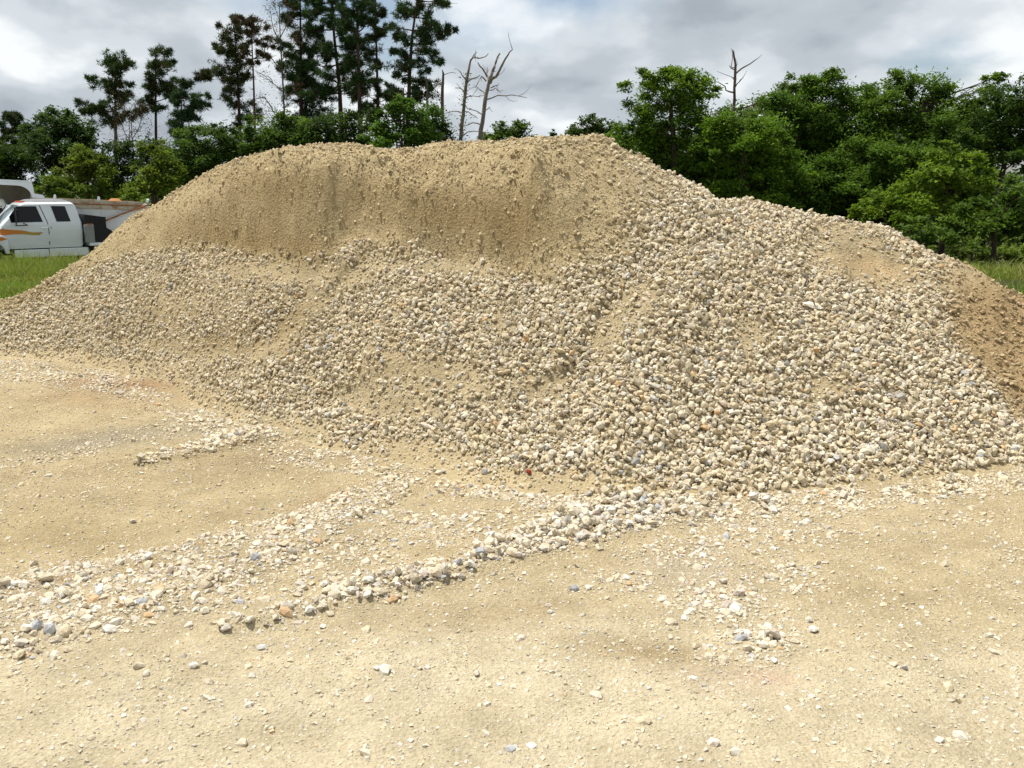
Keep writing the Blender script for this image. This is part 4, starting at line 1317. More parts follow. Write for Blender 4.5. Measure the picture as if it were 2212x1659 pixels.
broad_tree('background_tree', 'dark tree closing the wood behind the bright rounded tree', 60, [(1500, 440), (1502, 340)], .2,
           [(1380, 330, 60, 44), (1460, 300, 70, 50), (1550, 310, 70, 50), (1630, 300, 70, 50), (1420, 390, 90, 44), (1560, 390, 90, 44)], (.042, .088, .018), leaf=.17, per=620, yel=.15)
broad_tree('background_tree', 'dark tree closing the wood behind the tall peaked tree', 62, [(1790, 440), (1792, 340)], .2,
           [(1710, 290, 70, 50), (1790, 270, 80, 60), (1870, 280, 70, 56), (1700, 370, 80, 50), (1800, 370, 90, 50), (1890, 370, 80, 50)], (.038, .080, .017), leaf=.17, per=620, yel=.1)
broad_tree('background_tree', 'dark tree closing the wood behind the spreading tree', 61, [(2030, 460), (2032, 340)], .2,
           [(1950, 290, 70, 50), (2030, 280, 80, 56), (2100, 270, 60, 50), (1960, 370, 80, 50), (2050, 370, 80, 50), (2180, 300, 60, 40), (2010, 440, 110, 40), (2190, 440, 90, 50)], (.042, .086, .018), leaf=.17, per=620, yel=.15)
for (uo, dd_, lab_, vt) in [(2330, 46, 'dark broadleaf tree standing just outside the right edge of the view', 0), (2480, 50, 'broad green tree second beyond the right edge of the view', -20),
                       (-130, 60, 'dark broadleaf tree standing just outside the left edge of the view', 40), (-290, 62, 'broad green tree second beyond the left edge of the view', 30)]:
    broad_tree('broadleaf_tree', lab_, dd_, [(uo, 450), (uo, 360), (uo, 290 + vt)], .2,
               [(uo, 250 + vt, 70, 50), (uo - 50, 310 + vt, 60, 50), (uo + 55, 310 + vt, 60, 50), (uo, 370, 90, 60), (uo - 40, 440, 70, 50), (uo + 40, 450, 70, 50)], (.045, .09, .018), leaf=.2, per=420, yel=.15)
# ---- far canopies over the crest
broad_tree('far_tree', 'low far canopy just over the crest right of the forked dead tree', 92, [(1105, 330), (1105, 300)], .2,
           [(1085, 287, 30, 16), (1115, 284, 30, 16), (1100, 325, 50, 30), (1100, 370, 50, 34), (1100, 410, 46, 30), (1140, 290, 20, 12), (1065, 293, 18, 10)], (.055, .10, .03), leaf=.26, per=360, sig=.5, yel=.2)
broad_tree('far_tree', 'tiny far treetop poking over the crest', 120, [(1195, 330), (1196, 290)], .15, [(1196, 287, 8, 6), (1195, 293, 7, 5), (1196, 320, 16, 20), (1196, 360, 20, 26), (1196, 400, 20, 26)], (.03, .055, .02), leaf=.3, per=300, sig=.3, yel=0)
broad_tree('far_tree', 'dark far canopy behind the pile peak', 84, [(1275, 320), (1277, 290)], .2,
           [(1245, 280, 22, 11), (1280, 270, 24, 15), (1280, 330, 46, 30), (1280, 380, 46, 34), (1280, 420, 40, 30), (1305, 277, 22, 15), (1265, 285, 30, 14), (1325, 295, 20, 20)], (.036, .066, .02), leaf=.25, per=380, sig=.45, yel=.1)
# ---- left wood: broadleaf
broad_tree('bush_tree', 'bright green rounded bush tree just over the crest below the tall pines', 50, [(868, 340), (868, 290)], .16,
           [(862, 238, 30, 22), (885, 262, 40, 28), (835, 272, 40, 26), (860, 290, 60, 26), (905, 285, 34, 30), (815, 298, 26, 18), (925, 305, 30, 18), (860, 312, 60, 14)], (.05, .112, .022), per=900, sig=.26, yel=.3)
broad_tree('bush_tree', 'dark bush behind the bright green one by the broken trunks', 56, [(945, 330), (945, 300)], .12,
           [(935, 255, 22, 26), (950, 285, 26, 20), (965, 295, 18, 12), (925, 280, 24, 26)], (.036, .072, .02), yel=.1)
broad_tree('bush_tree', 'dense dark evergreen with a domed crown at the far left', 66, [(125, 420), (125, 340), (128, 290)], .3,
           [(130, 265, 50, 28), (95, 285, 36, 24), (165, 275, 30, 24), (120, 310, 60, 30), (70, 310, 24, 20), (180, 295, 20, 16), (85, 345, 40, 30), (150, 345, 44, 30), (130, 250, 24, 14), (185, 320, 16, 14)], (.030, .062, .020), leaf=.2, per=560, sig=.4, yel=.12)
broad_tree('bush_tree', 'light green tree left of the tallest left pine, above the dump truck', 50, [(190, 430), (190, 380)], .15,
           [(170, 335, 26, 18), (195, 350, 34, 22), (160, 370, 30, 24), (200, 385, 44, 30), (150, 405, 40, 24), (215, 415, 40, 22), (180, 345, 20, 24)], (.075, .118, .018), per=800, sig=.26, yel=.5)
broad_tree('bush_tree', 'low light green bush directly behind the dump truck canopy', 46, [(110, 430), (110, 410)], .09,
           [(100, 400, 28, 14), (130, 395, 26, 16), (80, 410, 24, 14), (150, 415, 30, 14), (115, 412, 30, 12)], (.075, .13, .022), leaf=.13, per=900, sig=.22, yel=.5)
broad_tree('bush_tree', 'yellow-green bush tree between two pines left of the pile', 48, [(330, 430), (330, 380)], .13,
           [(330, 318, 24, 16), (325, 345, 30, 20), (350, 365, 40, 26), (310, 380, 24, 22), (340, 400, 40, 24), (300, 415, 24, 16), (370, 390, 30, 30)], (.078, .125, .018), per=850, sig=.25, yel=.55)
broad_tree('bush_tree', 'small bright bush beside the tail of the dump bed', 38, [(292, 440), (292, 432)], .05,
           [(290, 420, 18, 10), (275, 424, 14, 8), (306, 432, 14, 10)], (.08, .14, .022), leaf=.12, per=1000, sig=.18, yel=.6)
broad_tree('bush_tree', 'mid green mass of foliage above the left shoulder of the pile', 58, [(440, 400), (440, 340)], .2,
           [(430, 300, 40, 28), (470, 310, 44, 30), (400, 330, 44, 30), (440, 350, 60, 30), (500, 300, 36, 26), (390, 370, 44, 28), (465, 278, 20, 12), (420, 385, 60, 20)], (.042, .085, .02), leaf=.17, per=620, sig=.34, yel=.25)
broad_tree('bush_tree', 'green foliage mass under the brown sparse pines', 58, [(570, 360), (570, 310)], .2,
           [(555, 285, 40, 26), (600, 275, 44, 26), (530, 310, 44, 26), (590, 310, 60, 28), (640, 290, 40, 30), (560, 330, 50, 16), (610, 260, 24, 12)], (.046, .092, .022), leaf=.17, per=620, sig=.34, yel=.3)
broad_tree('bush_tree', 'dark foliage mass at the foot of the dense tall pines', 60, [(720, 340), (720, 300)], .2,
           [(690, 275, 40, 30), (740, 275, 44, 32), (780, 285, 34, 30), (670, 300, 40, 24), (730, 305, 60, 20), (650, 300, 30, 24)], (.030, .058, .018), leaf=.18, per=600, sig=.34, yel=.1)
broad_tree('bush_tree', 'dark woodland tree behind the left light green tree', 62, [(260, 430), (260, 360)], .2,
           [(250, 350, 40, 40), (290, 340, 40, 36), (230, 390, 40, 36), (280, 395, 50, 36), (215, 350, 30, 24), (380, 340, 30, 30), (350, 320, 24, 16)], (.026, .050, .016), leaf=.18, per=520, sig=.36, yel=.1)
broad_tree('bush_tree', 'shady dark tree at the left edge behind the truck cab', 62, [(20, 430), (20, 370)], .2,
           [(10, 340, 40, 34), (45, 350, 34, 40), (15, 390, 44, 30), (60, 395, 40, 30), (-20, 370, 40, 50)], (.030, .056, .018), leaf=.18, per=520, sig=.36, yel=.1)

# ---- left wood: pines
pine_tree('pine_tree', 'small narrow pine at the far left edge', 70, [(22, 420), (24, 330), (27, 245)], .17, auto=(250, 330, 14, 36, 13), col=(.04, .062, .026), brown=.15)
pine_tree('pine_tree', 'tall left pine with a long low branch reaching left', 68, [(252, 420), (250, 300), (249, 200), (248, 116)], .21,
          [(248, 125, 26, 16), (240, 150, 26, 12), (270, 145, 20, 12), (232, 185, 24, 12), (262, 180, 26, 12), (205, 232, 26, 11), (190, 240, 16, 6), (235, 225, 34, 14), (262, 215, 22, 12), (232, 262, 26, 12), (262, 250, 24, 14),
           (215, 245, 22, 9), (250, 205, 20, 14), (248, 160, 14, 14)], brown=.22)
pine_tree('pine_tree', 'tall second left pine with a round bushy top', 70, [(338, 420), (337, 300), (336, 200), (336, 108)], .20,
          [(338, 118, 26, 14), (325, 140, 22, 12), (352, 138, 20, 12), (340, 160, 30, 14), (320, 180, 20, 10), (360, 175, 22, 11), (345, 195, 26, 12), (318, 215, 18, 9), (310, 235, 22, 12), (342, 235, 22, 10), (366, 208, 14, 8)], brown=.25)
pine_tree('pine_tree', 'shorter dark pine with three level branches to the right', 66, [(395, 420), (394, 330), (392, 240), (390, 172)], .17,
          [(392, 180, 16, 10), (405, 200, 20, 11), (428, 212, 22, 9), (385, 215, 18, 10), (430, 232, 26, 8), (400, 240, 24, 12), (378, 248, 18, 11), (425, 256, 22, 7), (395, 270, 26, 14), (440, 230, 14, 6), (375, 275, 20, 14), (400, 295, 28, 16)], col=(.028, .055, .02), brown=.06)
pine_tree('pine_tree', 'broad-branched pine with a branch stretching far left above the foliage', 70, [(522, 420), (519, 300), (514, 180), (506, 60)], .22,
          [(503, 62, 24, 14), (515, 50, 16, 10), (490, 88, 30, 12), (470, 108, 22, 10), (505, 110, 26, 12), (525, 100, 14, 10), (490, 140, 28, 12), (515, 150, 30, 14), (470, 165, 26, 9), (445, 164, 16, 6), (430, 166, 10, 4),
           (500, 175, 26, 11), (530, 165, 18, 9), (490, 205, 22, 12), (515, 200, 22, 14), (528, 230, 22, 11), (540, 245, 22, 12), (512, 258, 18, 10)], brown=.34, col=(.036, .055, .018))
pine_tree('pine_tree', 'very thin tall pine with a sparse browning top', 66, [(552, 420), (551, 300), (548, 180), (544, 90), (543, 34)], .15,
          [(545, 38, 22, 10), (530, 52, 16, 8), (562, 60, 18, 10), (545, 78, 16, 9), (570, 92, 14, 10), (530, 112, 12, 8), (562, 120, 18, 9), (548, 135, 14, 8)], brown=.72, col=(.05, .05, .022), per=13, tuft=.26, bare=10)
pine_tree('pine_tree', 'thick dense pine left of the straight trunks, its top out of frame', 72, [(655, 420), (652, 300), (650, 180), (649, 60), (648, -40)], .25,
          auto=(-40, 215, 34, 44, 30), lobes=[(640, 150, 30, 20), (665, 180, 34, 22), (645, 215, 36, 24), (680, 235, 36, 24), (665, 260, 36, 20), (690, 190, 22, 16)], col=(.025, .052, .016), brown=.04, per=32)
pine_tree('pine_tree', 'tall dark pine with a leaning trunk in the middle of the clump', 70, [(742, 420), (738, 290), (733, 180), (722, 80), (716, 0), (712, -50)], .27,
          auto=(-50, 200, 36, 46, 28), lobes=[(700, 200, 34, 18), (752, 185, 30, 22), (690, 110, 30, 14), (745, 120, 26, 16), (765, 200, 18, 18)], col=(.025, .05, .016), brown=.05, per=28)
pine_tree('pine_tree', 'straight bare-stemmed pine right of the leaning one', 66, [(780, 420), (779, 300), (776, 180), (772, 70), (770, -50)], .27,
          [(760, 20, 34, 14), (795, 5, 30, 12), (745, 50, 26, 12), (790, 52, 28, 10), (770, 80, 22, 10), (760, 165, 22, 16), (788, 155, 20, 16), (775, 190, 30, 14), (750, 135, 18, 10), (770, -20, 34, 20), (800, 235, 18, 12), (765, 250, 24, 14)], col=(.026, .05, .016), brown=.10, bare=10)
pine_tree('pine_tree', 'slender pine with small ragged tufts all down its stem', 68, [(820, 400), (818, 280), (815, 170), (812, 70), (811, -50)], .18,
          [(808, 10, 20, 10), (825, 30, 18, 9), (800, 45, 16, 8), (825, 75, 20, 9), (795, 90, 14, 8), (818, 110, 16, 9), (800, 130, 16, 9), (828, 145, 14, 9), (805, 185, 14, 8), (795, 205, 18, 11), (828, 200, 16, 9), (812, 230, 22, 12), (800, 250, 14, 9), (812, -20, 22, 14)], brown=.28, col=(.035, .055, .02), bare=10)
pine_tree('pine_tree', 'large pine with open crown and a branch reaching far right', 66, [(880, 380), (881, 260), (885, 160), (890, 80), (900, 10), (906, -50)], .25,
          [(895, 12, 34, 14), (930, 8, 30, 9), (955, 0, 20, 8), (870, 25, 26, 12), (855, 60, 20, 11), (925, 40, 20, 9), (945, 62, 32, 11), (965, 66, 16, 8), (910, 75, 30, 12), (868, 80, 24, 11), (935, 88, 24, 10), (900, 105, 34, 12), (930, 115, 22, 10),
           (858, 118, 20, 12), (945, 130, 12, 10), (870, 145, 24, 12), (905, 145, 26, 11), (895, 175, 22, 11), (925, 185, 24, 11), (862, 165, 14, 10), (905, 205, 26, 10), (850, 205, 16, 9), (930, 210, 18, 10), (900, -25, 36, 18)], col=(.030, .054, .018), brown=.08, bare=6)
pine_tree('pine_tree', 'low ragged pine tufts beside the broken trunks', 72, [(858, 380), (857, 280), (855, 205)], .14,
          [(855, 195, 14, 9), (845, 210, 16, 8), (862, 215, 14, 8), (850, 235, 12, 8)], col=(.03, .055, .02), brown=.1)

# ---- bare and dead trees
bare_tree('sparse_tree', 'tall nearly leafless tree left of the dense pine, with brown buds', 68, [(620, 400), (617, 290), (611, 180), (606, 100), (604, 30), (603, 6)], [.16, .12, .08, .03],
          [([(611, 160), (590, 130), (570, 110), (560, 95)], .05, .015), ([(609, 130), (630, 100), (640, 80)], .05, .015), ([(613, 200), (590, 180), (572, 165)], .05, .015),
           ([(606, 90), (590, 60), (585, 30)], .045, .015), ([(606, 80), (622, 50), (625, 20)], .045, .015), ([(605, 50), (595, 20), (592, 5)], .035, .012), ([(615, 250), (590, 240), (575, 215), (562, 210)], .05, .015),
           ([(616, 270), (600, 270), (575, 245)], .04, .015), ([(614, 215), (635, 195), (645, 180)], .04, .014)], 'dead_dark', 8, (16, (.075, .04, .032), .11, .24))
bare_tree('sparse_tree', 'thin reddish leafless tree between the two tall left pines', 64, [(290, 420), (288, 340), (285, 290), (283, 235)], [.11, .08, .03],
          [([(286, 300), (300, 275), (306, 250)], .04, .012), ([(286, 310), (268, 285), (262, 262)], .04, .012), ([(284, 270), (272, 245), (270, 230)], .03, .012), ([(284, 265), (298, 240), (300, 222)], .03, .012),
           ([(287, 340), (310, 310), (318, 290)], .04, .012), ([(288, 350), (262, 325), (250, 300)], .04, .012)], 'dead_dark', 8, (14, (.07, .042, .03), .10, .22))
bare_tree('sparse_tree', 'thin leafless stem right beside the reddish one', 65, [(276, 420), (277, 350), (280, 300), (279, 262)], [.09, .07, .025],
          [([(279, 310), (268, 290)], .03, .01), ([(279, 300), (290, 280)], .03, .01), ([(278, 335), (262, 315), (256, 306)], .03, .01)], 'dead_dark', 6, (8, (.07, .045, .03), .09, .2))
bare_tree('dead_tree', 'broken trunk stub with one thin twig at its top, left of the forked dead tree', 58, [(956, 340), (955, 260), (956, 190), (957, 158), (955, 150)], [.21, .19, .16, .03],
          [([(957, 163), (972, 157), (985, 158)], .03, .012)], 'dead_dark', 0)
bare_tree('dead_tree', 'short broken trunk stub behind the bush tree', 64, [(923, 340), (923, 240), (922, 180), (921, 165)], [.18, .16, .13, .05],
          [([(922, 230), (912, 215)], .03, .012)], 'dead_dark', 0)
bare_tree('dead_tree', 'lower broken stub with a hooked branch under the large pine', 62, [(874, 340), (873, 240), (871, 190)], [.15, .14, .10],
          [([(872, 210), (860, 198), (852, 200)], .04, .02)], 'dead_dark', 1)
bare_tree('dead_tree', 'ivy-clad dead tree leaning right with a broken forked top', 56, [(992, 330), (998, 270), (1004, 210), (1010, 160), (1017, 128)], [.23, .20, .17, .09],
          [([(1016, 132), (1026, 124), (1040, 125), (1055, 116)], .06, .02), ([(1017, 130), (1024, 118), (1030, 113)], .05, .02), ([(1008, 180), (1020, 170), (1037, 163)], .06, .02), ([(1008, 176), (998, 162), (991, 152)], .05, .02),
           ([(1005, 205), (995, 190), (983, 190)], .05, .02), ([(1003, 210), (1020, 207), (1045, 206)], .04, .015), ([(1000, 245), (980, 240), (958, 246)], .045, .015), ([(998, 240), (1020, 248), (1032, 256)], .035, .015), ([(994, 295), (1010, 285), (1040, 285)], .05, .018)], 'dead', 2, None, True)
bare_tree('dead_tree', 'forked dead tree with two bare prongs reaching up right', 55, [(1036, 330), (1040, 280), (1046, 230), (1054, 190), (1060, 165)], [.26, .24, .21, .14],
          [([(1058, 180), (1072, 165), (1085, 140), (1098, 118), (1107, 107)], .13, .025), ([(1060, 168), (1068, 145), (1074, 125), (1080, 115)], .12, .035), ([(1056, 180), (1050, 160), (1052, 146)], .10, .03), ([(1052, 165), (1042, 148), (1033, 136)], .07, .02),
           ([(1050, 175), (1040, 165), (1028, 188)], .05, .02), ([(1048, 205), (1038, 195), (1032, 188)], .05, .02), ([(1052, 215), (1075, 206), (1105, 205), (1138, 211)], .05, .015), ([(1060, 190), (1072, 185), (1078, 180)], .04, .015),
           ([(1058, 195), (1070, 190), (1080, 198)], .035, .012), ([(1045, 250), (1030, 240), (1010, 235)], .04, .02), ([(1040, 270), (1020, 265), (1000, 272)], .05, .02), ([(1046, 240), (1058, 232)], .04, .02)], 'dead', 2)
bare_tree('dead_tree', 'dead pine with bare snapped branches standing up from the right wood', 46, [(1588, 440), (1587, 330), (1586, 260), (1586, 190), (1589, 140), (1584, 112), (1583, 107)], [.19, .17, .13, .10, .03],
          [([(1588, 160), (1602, 148), (1620, 138), (1634, 128)], .055, .02), ([(1586, 200), (1568, 195), (1556, 180)], .05, .02), ([(1587, 190), (1596, 178)], .04, .02), ([(1587, 238), (1610, 232), (1635, 222)], .06, .02), ([(1587, 240), (1575, 232), (1566, 228)], .04, .02),
           ([(1588, 270), (1610, 262), (1628, 252)], .06, .02), ([(1586, 268), (1568, 258), (1556, 246)], .05, .02), ([(1600, 290), (1603, 265), (1612, 240)], .04, .02), ([(1586, 262), (1572, 245), (1580, 240)], .035, .02), ([(1586, 150), (1576, 142)], .04, .02), ([(1586, 172), (1578, 165)], .035, .015)], 'dead_dark', 2)

# ------------------------------------------------------------------ grass
def grass_patch(n, u0, u1, y0, y1, h0, h1, tone=0.0, slim=1.0):
    y = y0 + (y1 - y0) * rng.random(n) ** 0.8
    u = u0 + (u1 - u0) * rng.random(n)
    s, _ = ray(u, np.full(n, 560.0)); x = s * y
    h = bil(PH, px[0], py[0], STEP, x, y)
    clump = fbm(x * 1.1, y * 1.1, 201, 3)
    ok = (((h < 0.02) | (y > 14.4))) & (clump > -0.55 + 0.5 * rng.random(n) - 0.3)
    x, y, clump = x[ok], y[ok], clump[ok]
    n = len(x)
    z = ground_z(x, y)
    hh = (h0 + (h1 - h0) * rng.random(n) ** 1.5) * (0.8 + 0.55 * np.clip(clump, -1, 1)) * np.clip((y - y0 + .4) / 2.0, 0.35, 1)
    az = rng.random(n) * 2 * PI; ln = hh * (0.25 + 0.7 * rng.random(n))
    wd = 0.006 + 0.006 * rng.random(n) + 0.0004 * y
    wd = wd * slim
    pa = rng.random(n) * PI
    a = np.stack([x - np.cos(pa) * wd, y - np.sin(pa) * wd, z - .02], 1)
    b = np.stack([x + np.cos(pa) * wd, y + np.sin(pa) * wd, z - .02], 1)
    mx_, my_ = x + np.cos(az) * ln * .35, y + np.sin(az) * ln * .35
    m0 = np.stack([mx_ - np.cos(pa) * wd * .7, my_ - np.sin(pa) * wd * .7, z + hh * .62], 1)
    m1 = np.stack([mx_ + np.cos(pa) * wd * .7, my_ + np.sin(pa) * wd * .7, z + hh * .62], 1)
    t = np.stack([x + np.cos(az) * ln, y + np.sin(az) * ln, z + hh], 1)
    V = np.stack([a, b, m1, m0, t], 1).reshape(-1, 3)
    i = np.arange(n) * 5
    F = np.concatenate([np.stack([i, i + 1, i + 2], 1), np.stack([i, i + 2, i + 3], 1), np.stack([i + 3, i + 2, i + 4], 1)])
    dry = np.clip(0.55 * rng.random(n) + 0.7 * fbm(x * .8, y * .8, 207, 3), 0, 1)[:, None]
    c = np.array([.145, .215, .036]) * (1 - dry) + np.array([.28, .25, .09]) * dry
    pur = (sstep(.15, .5, fbm(x * .6 + 5, y * .5, 211, 3)) * tone)[:, None]
    c = c * (1 - pur) + np.array([.12, .105, .085]) * pur
    c = c * (0.7 + 0.6 * rng.random((n, 1)))
    return V, F, np.repeat(c, 5, 0)


gpk = [grass_patch(42000, -180, 330, 10.6, 20, .08, .30), grass_patch(16000, -200, 330, 20, 27.0, .12, .40), grass_patch(8000, -60, 270, 18.5, 26.8, .22, .66, 0, .5), grass_patch(1300, -30, 190, 22, 26.8, .55, .95, 0, .5), grass_patch(5000, -300, 420, 27, 46, .3, .7),
       grass_patch(34000, 1960, 2420, 8.6, 18, .10, .34, .9), grass_patch(400, 1990, 2300, 10, 16, .4, .6, .3, .5), grass_patch(7000, 1850, 2420, 18, 28, .25, .6, .6)]
v_, f_, c_ = join(gpk)
gr_ = link('grass', raw_mesh('grass', v_, f_, M['grass'], c_))
tag(gr_, 'tall rough grass and weeds on both sides behind the pile', kind='stuff')

# ------------------------------------------------------------------ white crew truck
def hw(z):
    return float(np.interp(z, [.55, .62, 1.0, 1.30, 1.36, 1.93, 2.0], [.90, .925, .955, .945, .935, .79, .72]))


def xr(z):       # rear of the cab
    return float(np.interp(z, [.55, .66, 1.1, 1.4, 1.9, 2.0], [-2.27, -2.30, -2.32, -2.29, -2.17, -2.08]))


def xf(z):       # front of the cab, windshield above the cowl
    return float(np.interp(z, [.55, 1.22, 1.27, 1.93, 2.0], [.10, .10, .06, -.60, -.72]))


def rrect(x0, x1, w_, z, r, n=5):
    r = min(r, w_ * .9, (x1 - x0) * .45)
    pts = []
    for (cx_, cy_, a0) in [(x1 - r, w_ - r, 0), (x0 + r, w_ - r, PI / 2), (x0 + r, -w_ + r, PI), (x1 - r, -w_ + r, 3 * PI / 2)]:
        for i in range(n + 1):
            a = a0 + PI / 2 * i / n
            pts.append((cx_ + r * math.cos(a), cy_ + r * math.sin(a), z))
    return pts


def loft(mb, rings, cap=True):
    n = len(rings[0]); V = [p for r in rings for p in r]; F = []
    for i in range(len(rings) - 1):
        for k in range(n):
            F.append((i * n + k, i * n + (k + 1) % n, (i + 1) * n + (k + 1) % n, (i + 1) * n + k))
    if cap:
        F.append(tuple(range(n - 1, -1, -1))); F.append(tuple(range((len(rings) - 1) * n, len(rings) * n)))
    mb.add(V, F)


def side_panel(mb, pts, off, side=1, thick=0.012):
    """panel on the cab side: outline in x,z; follows the tumblehome"""
    n = len(pts)
    A = [(x, side * (hw(z) + off), z) for x, z in pts]; B = [(x, side * (hw(z) + off - thick), z) for x, z in pts]
    F = [tuple(range(n)), tuple(range(2 * n - 1, n - 1, -1))] + [(i, i + n, (i + 1) % n + n, (i + 1) % n) for i in range(n)]
    mb.add(A + B, F)


def wheel(name, parent, x, y, r, wdt, rimr):
    m = MB(); prof = [(-wdt / 2, rimr), (-wdt / 2, r * .93), (-wdt / 2 * .8, r), (wdt / 2 * .8, r), (wdt / 2, r * .93), (wdt / 2, rimr)]
    n = 28; V = []; F = []
    for i in range(n):
        a = 2 * PI * i / n
        for (yy, rr) in prof: V.append((rr * math.cos(a), yy, rr * math.sin(a)))
    k = len(prof)
    for i in range(n):
        for j in range(k):
            F.append((i * k + j, i * k + (j + 1) % k, ((i + 1) % n) * k + (j + 1) % k, ((i + 1) % n) * k + j))
    m.add(V, F)
    wh = m.build(name, M['tyre'], parent, True); wh.location = (x, y, r)
    m = MB(); m.tube([(0, -wdt * .35, 0), (0, wdt * .30, 0)], rimr * 1.02, 20)
    m.tube([(0, -wdt * .48, 0), (0, wdt * .42, 0)], rimr * .35, 12)
    m.build('rim', M['rim'], wh, True)
    return wh


D1 = 29.0
pA = P(41, 436, D1)                       # A-pillar foot region of the near door edge in plan
yaw1 = PI + math.radians(38)              # heading: left and towards the yard
truck_root_xy = P(19 * 0.678 + 0, 500, D1)
truck = empty('work_truck', (0, 0, 0), yaw1)
hx = np.array([math.cos(yaw1), math.sin(yaw1)]); ly = np.array([-math.sin(yaw1), math.cos(yaw1)])
tgt = P(13 * 1.0, 560, D1)                # near front door edge on the ground plan
xy = tgt[:2] - ly * 0.95
truck.location = (float(xy[0]), float(xy[1]), float(EYE + ray(100, 436)[1] * D1 - 2.02))
tag(truck, 'white extended-cab work truck with an orange flame stripe, half behind the grass', 'truck')
m = MB()
zs = [.58, .66, .88, .895, 1.1, 1.27, 1.36, 1.6, 1.85, 1.93]
loft(m, [rrect(xr(z), xf(z), hw(z), z, .10 if z < 1.3 else .07) for z in zs])
m.build('cab', M['white'], truck, True)
m = MB()
loft(m, [rrect(xr(1.931), xf(1.931), hw(1.931) + .012, 1.931, .10), rrect(xr(1.96) , xf(1.96) + .02, hw(1.96) + .004, 1.962, .12),
         rrect(xr(2.0) + .01, xf(2.0) - .02, hw(2.0) - .02, 1.996, .16)])
m.build('roof_rail', M['white'], truck, True)
m = MB()
loft(m, [rrect(-2.05, -.76, .69, 1.985, .16), rrect(-2.02, -.80, .66, 2.025, .2), rrect(-1.9, -.92, .50, 2.075, .2), rrect(-1.6, -1.2, .22, 2.095, .08)])
m.build('roof', M['roof_grey'], truck, True)
for yy in (-.46, -.23, 0, .23, .46):
    m = MB(); loft(m, [rrect(-.80, -.66, .055, 1.985, .03, 2), rrect(-.78, -.69, .035, 2.03, .02, 2)]); o = m.build('clearance_lamp', M['lamp'], truck); o.location = (0, yy, 0)
for sd in (1, -1):
    # door skin with its gap
    outl = [(-.04, .67), (-.02, .89), (-.02, 1.22), (-.12, 1.30), (-.50, 1.90), (-1.10, 1.905), (-1.28, 1.36), (-1.285, 1.1), (-1.28, .89), (-1.27, .67)]
    m = MB()
    zz = [.67, .89, .90, 1.1, 1.30, 1.36, 1.6, 1.90]
    fx = lambda z: float(np.interp(z, [.67, .89, 1.22, 1.30, 1.90], [-.04, -.02, -.02, -.12, -.50]))
    bx_ = lambda z: float(np.interp(z, [.67, .89, 1.1, 1.36, 1.90], [-1.26, -1.27, -1.275, -1.27, -1.10]))
    for z0_, z1_ in zip(zz[:-1], zz[1:]):
        side_panel(m, [(fx(z0_), z0_), (bx_(z0_), z0_), (bx_(z1_), z1_), (fx(z1_), z1_)], .008, sd, .02)
    door = m.build('door', M['white'], truck)
    m = MB()
    for a_, b_ in [((.0, .67), (.005, 1.22)), ((-1.285, .67), (-1.30, 1.1)), ((-1.30, 1.1), (-1.285, 1.36)), ((-1.285, 1.36), (-1.125, 1.90))]:
        side_panel(m, [(a_[0] - .012, a_[1]), (a_[0] + .012, a_[1]), (b_[0] + .012, b_[1]), (b_[0] - .012, b_[1])], .003, sd, .006)
    m.build('door_gap', M['seam'], truck)
    m = MB(); side_panel(m, [(-.22, 1.56), (-.25, 1.385), (-1.155, 1.39), (-1.02, 1.875), (-.46, 1.875)], .014, sd)
    m.build('window', M['glass'], door)
    m = MB(); side_panel(m, [(-1.08, 1.19), (-1.27, 1.19), (-1.27, 1.23), (-1.08, 1.23)], .035, sd, .03)
    m.build('door_handle', M['chrome'], door)
    m = MB(); side_panel(m, [(-1.45, 1.875), (-1.86, 1.865), (-1.97, 1.39), (-1.555, 1.39)], .010, sd)
    m.build('window', M['glass'], truck)
    m = MB(); side_panel(m, [(-1.36, 1.18), (-1.38, 1.18), (-1.38, 1.225), (-1.36, 1.225)], .012, sd)
    m.build('door_lock', M['seam'], truck)
    # stripe: orange at the nose fading to olive gold at the tail
    m = MB(); side_panel(m, [(.09, 1.20), (-.02, 1.20), (-.3, 1.165), (-.55, 1.145), (-.55, 1.03), (-.3, 1.035), (-.02, 1.01), (.09, 1.02)], .011, sd, .004)
    m.build('stripe', M['orange'], truck)
    m = MB(); side_panel(m, [(-.55, 1.145), (-.84, 1.075), (-1.13, 1.07), (-1.0, .985), (-.8, .995), (-.55, 1.03)], .011, sd, .004)
    m.build('stripe', M['gold'], truck)
    # mirror on its bracket
    m = MB(); m.tube([(-.40, sd * .95, 1.36), (-.32, sd * 1.22, 1.30), (-.66, sd * 1.22, 1.31), (-.60, sd * .95, 1.36)], .016, 6)
    m.tube([(-.36, sd * .83, 1.86), (-.34, sd * 1.22, 1.84)], .014, 6); m.tube([(-.34, sd * 1.22, 1.84), (-.34, sd * 1.22, 1.31)], .014, 6)
    mr = m.build('mirror_bracket', M['black'], truck)
    m = MB(); m.box(-.42, -.34, sd * 1.13, sd * 1.33, 1.40, 1.80); m.build('mirror', M['black'], mr, False, .015)
    # front wing with flare
    m = MB()
    arc = [(.52 + .52 * math.cos(a), .42 + .46 * math.sin(a)) for a in np.linspace(PI * .97, PI * .03, 14)]
    out_l = [(-.10, .60)] + [(-.10, .95), (.05, 1.05), (.3, 1.10), (1.2, 1.06), (1.55, .95), (1.55, .55), (1.05, .46)]
    m.prism([(-.02, .44)] + arc + [(1.06, .44), (1.55, .5), (1.55, .96), (1.2, 1.03), (.3, 1.05), (.0, 1.0), (-.09, .88), (-.12, .44)], sd * .80, sd * 1.08)
    wg = m.build('front_wing', M['white'], truck, True, .04)
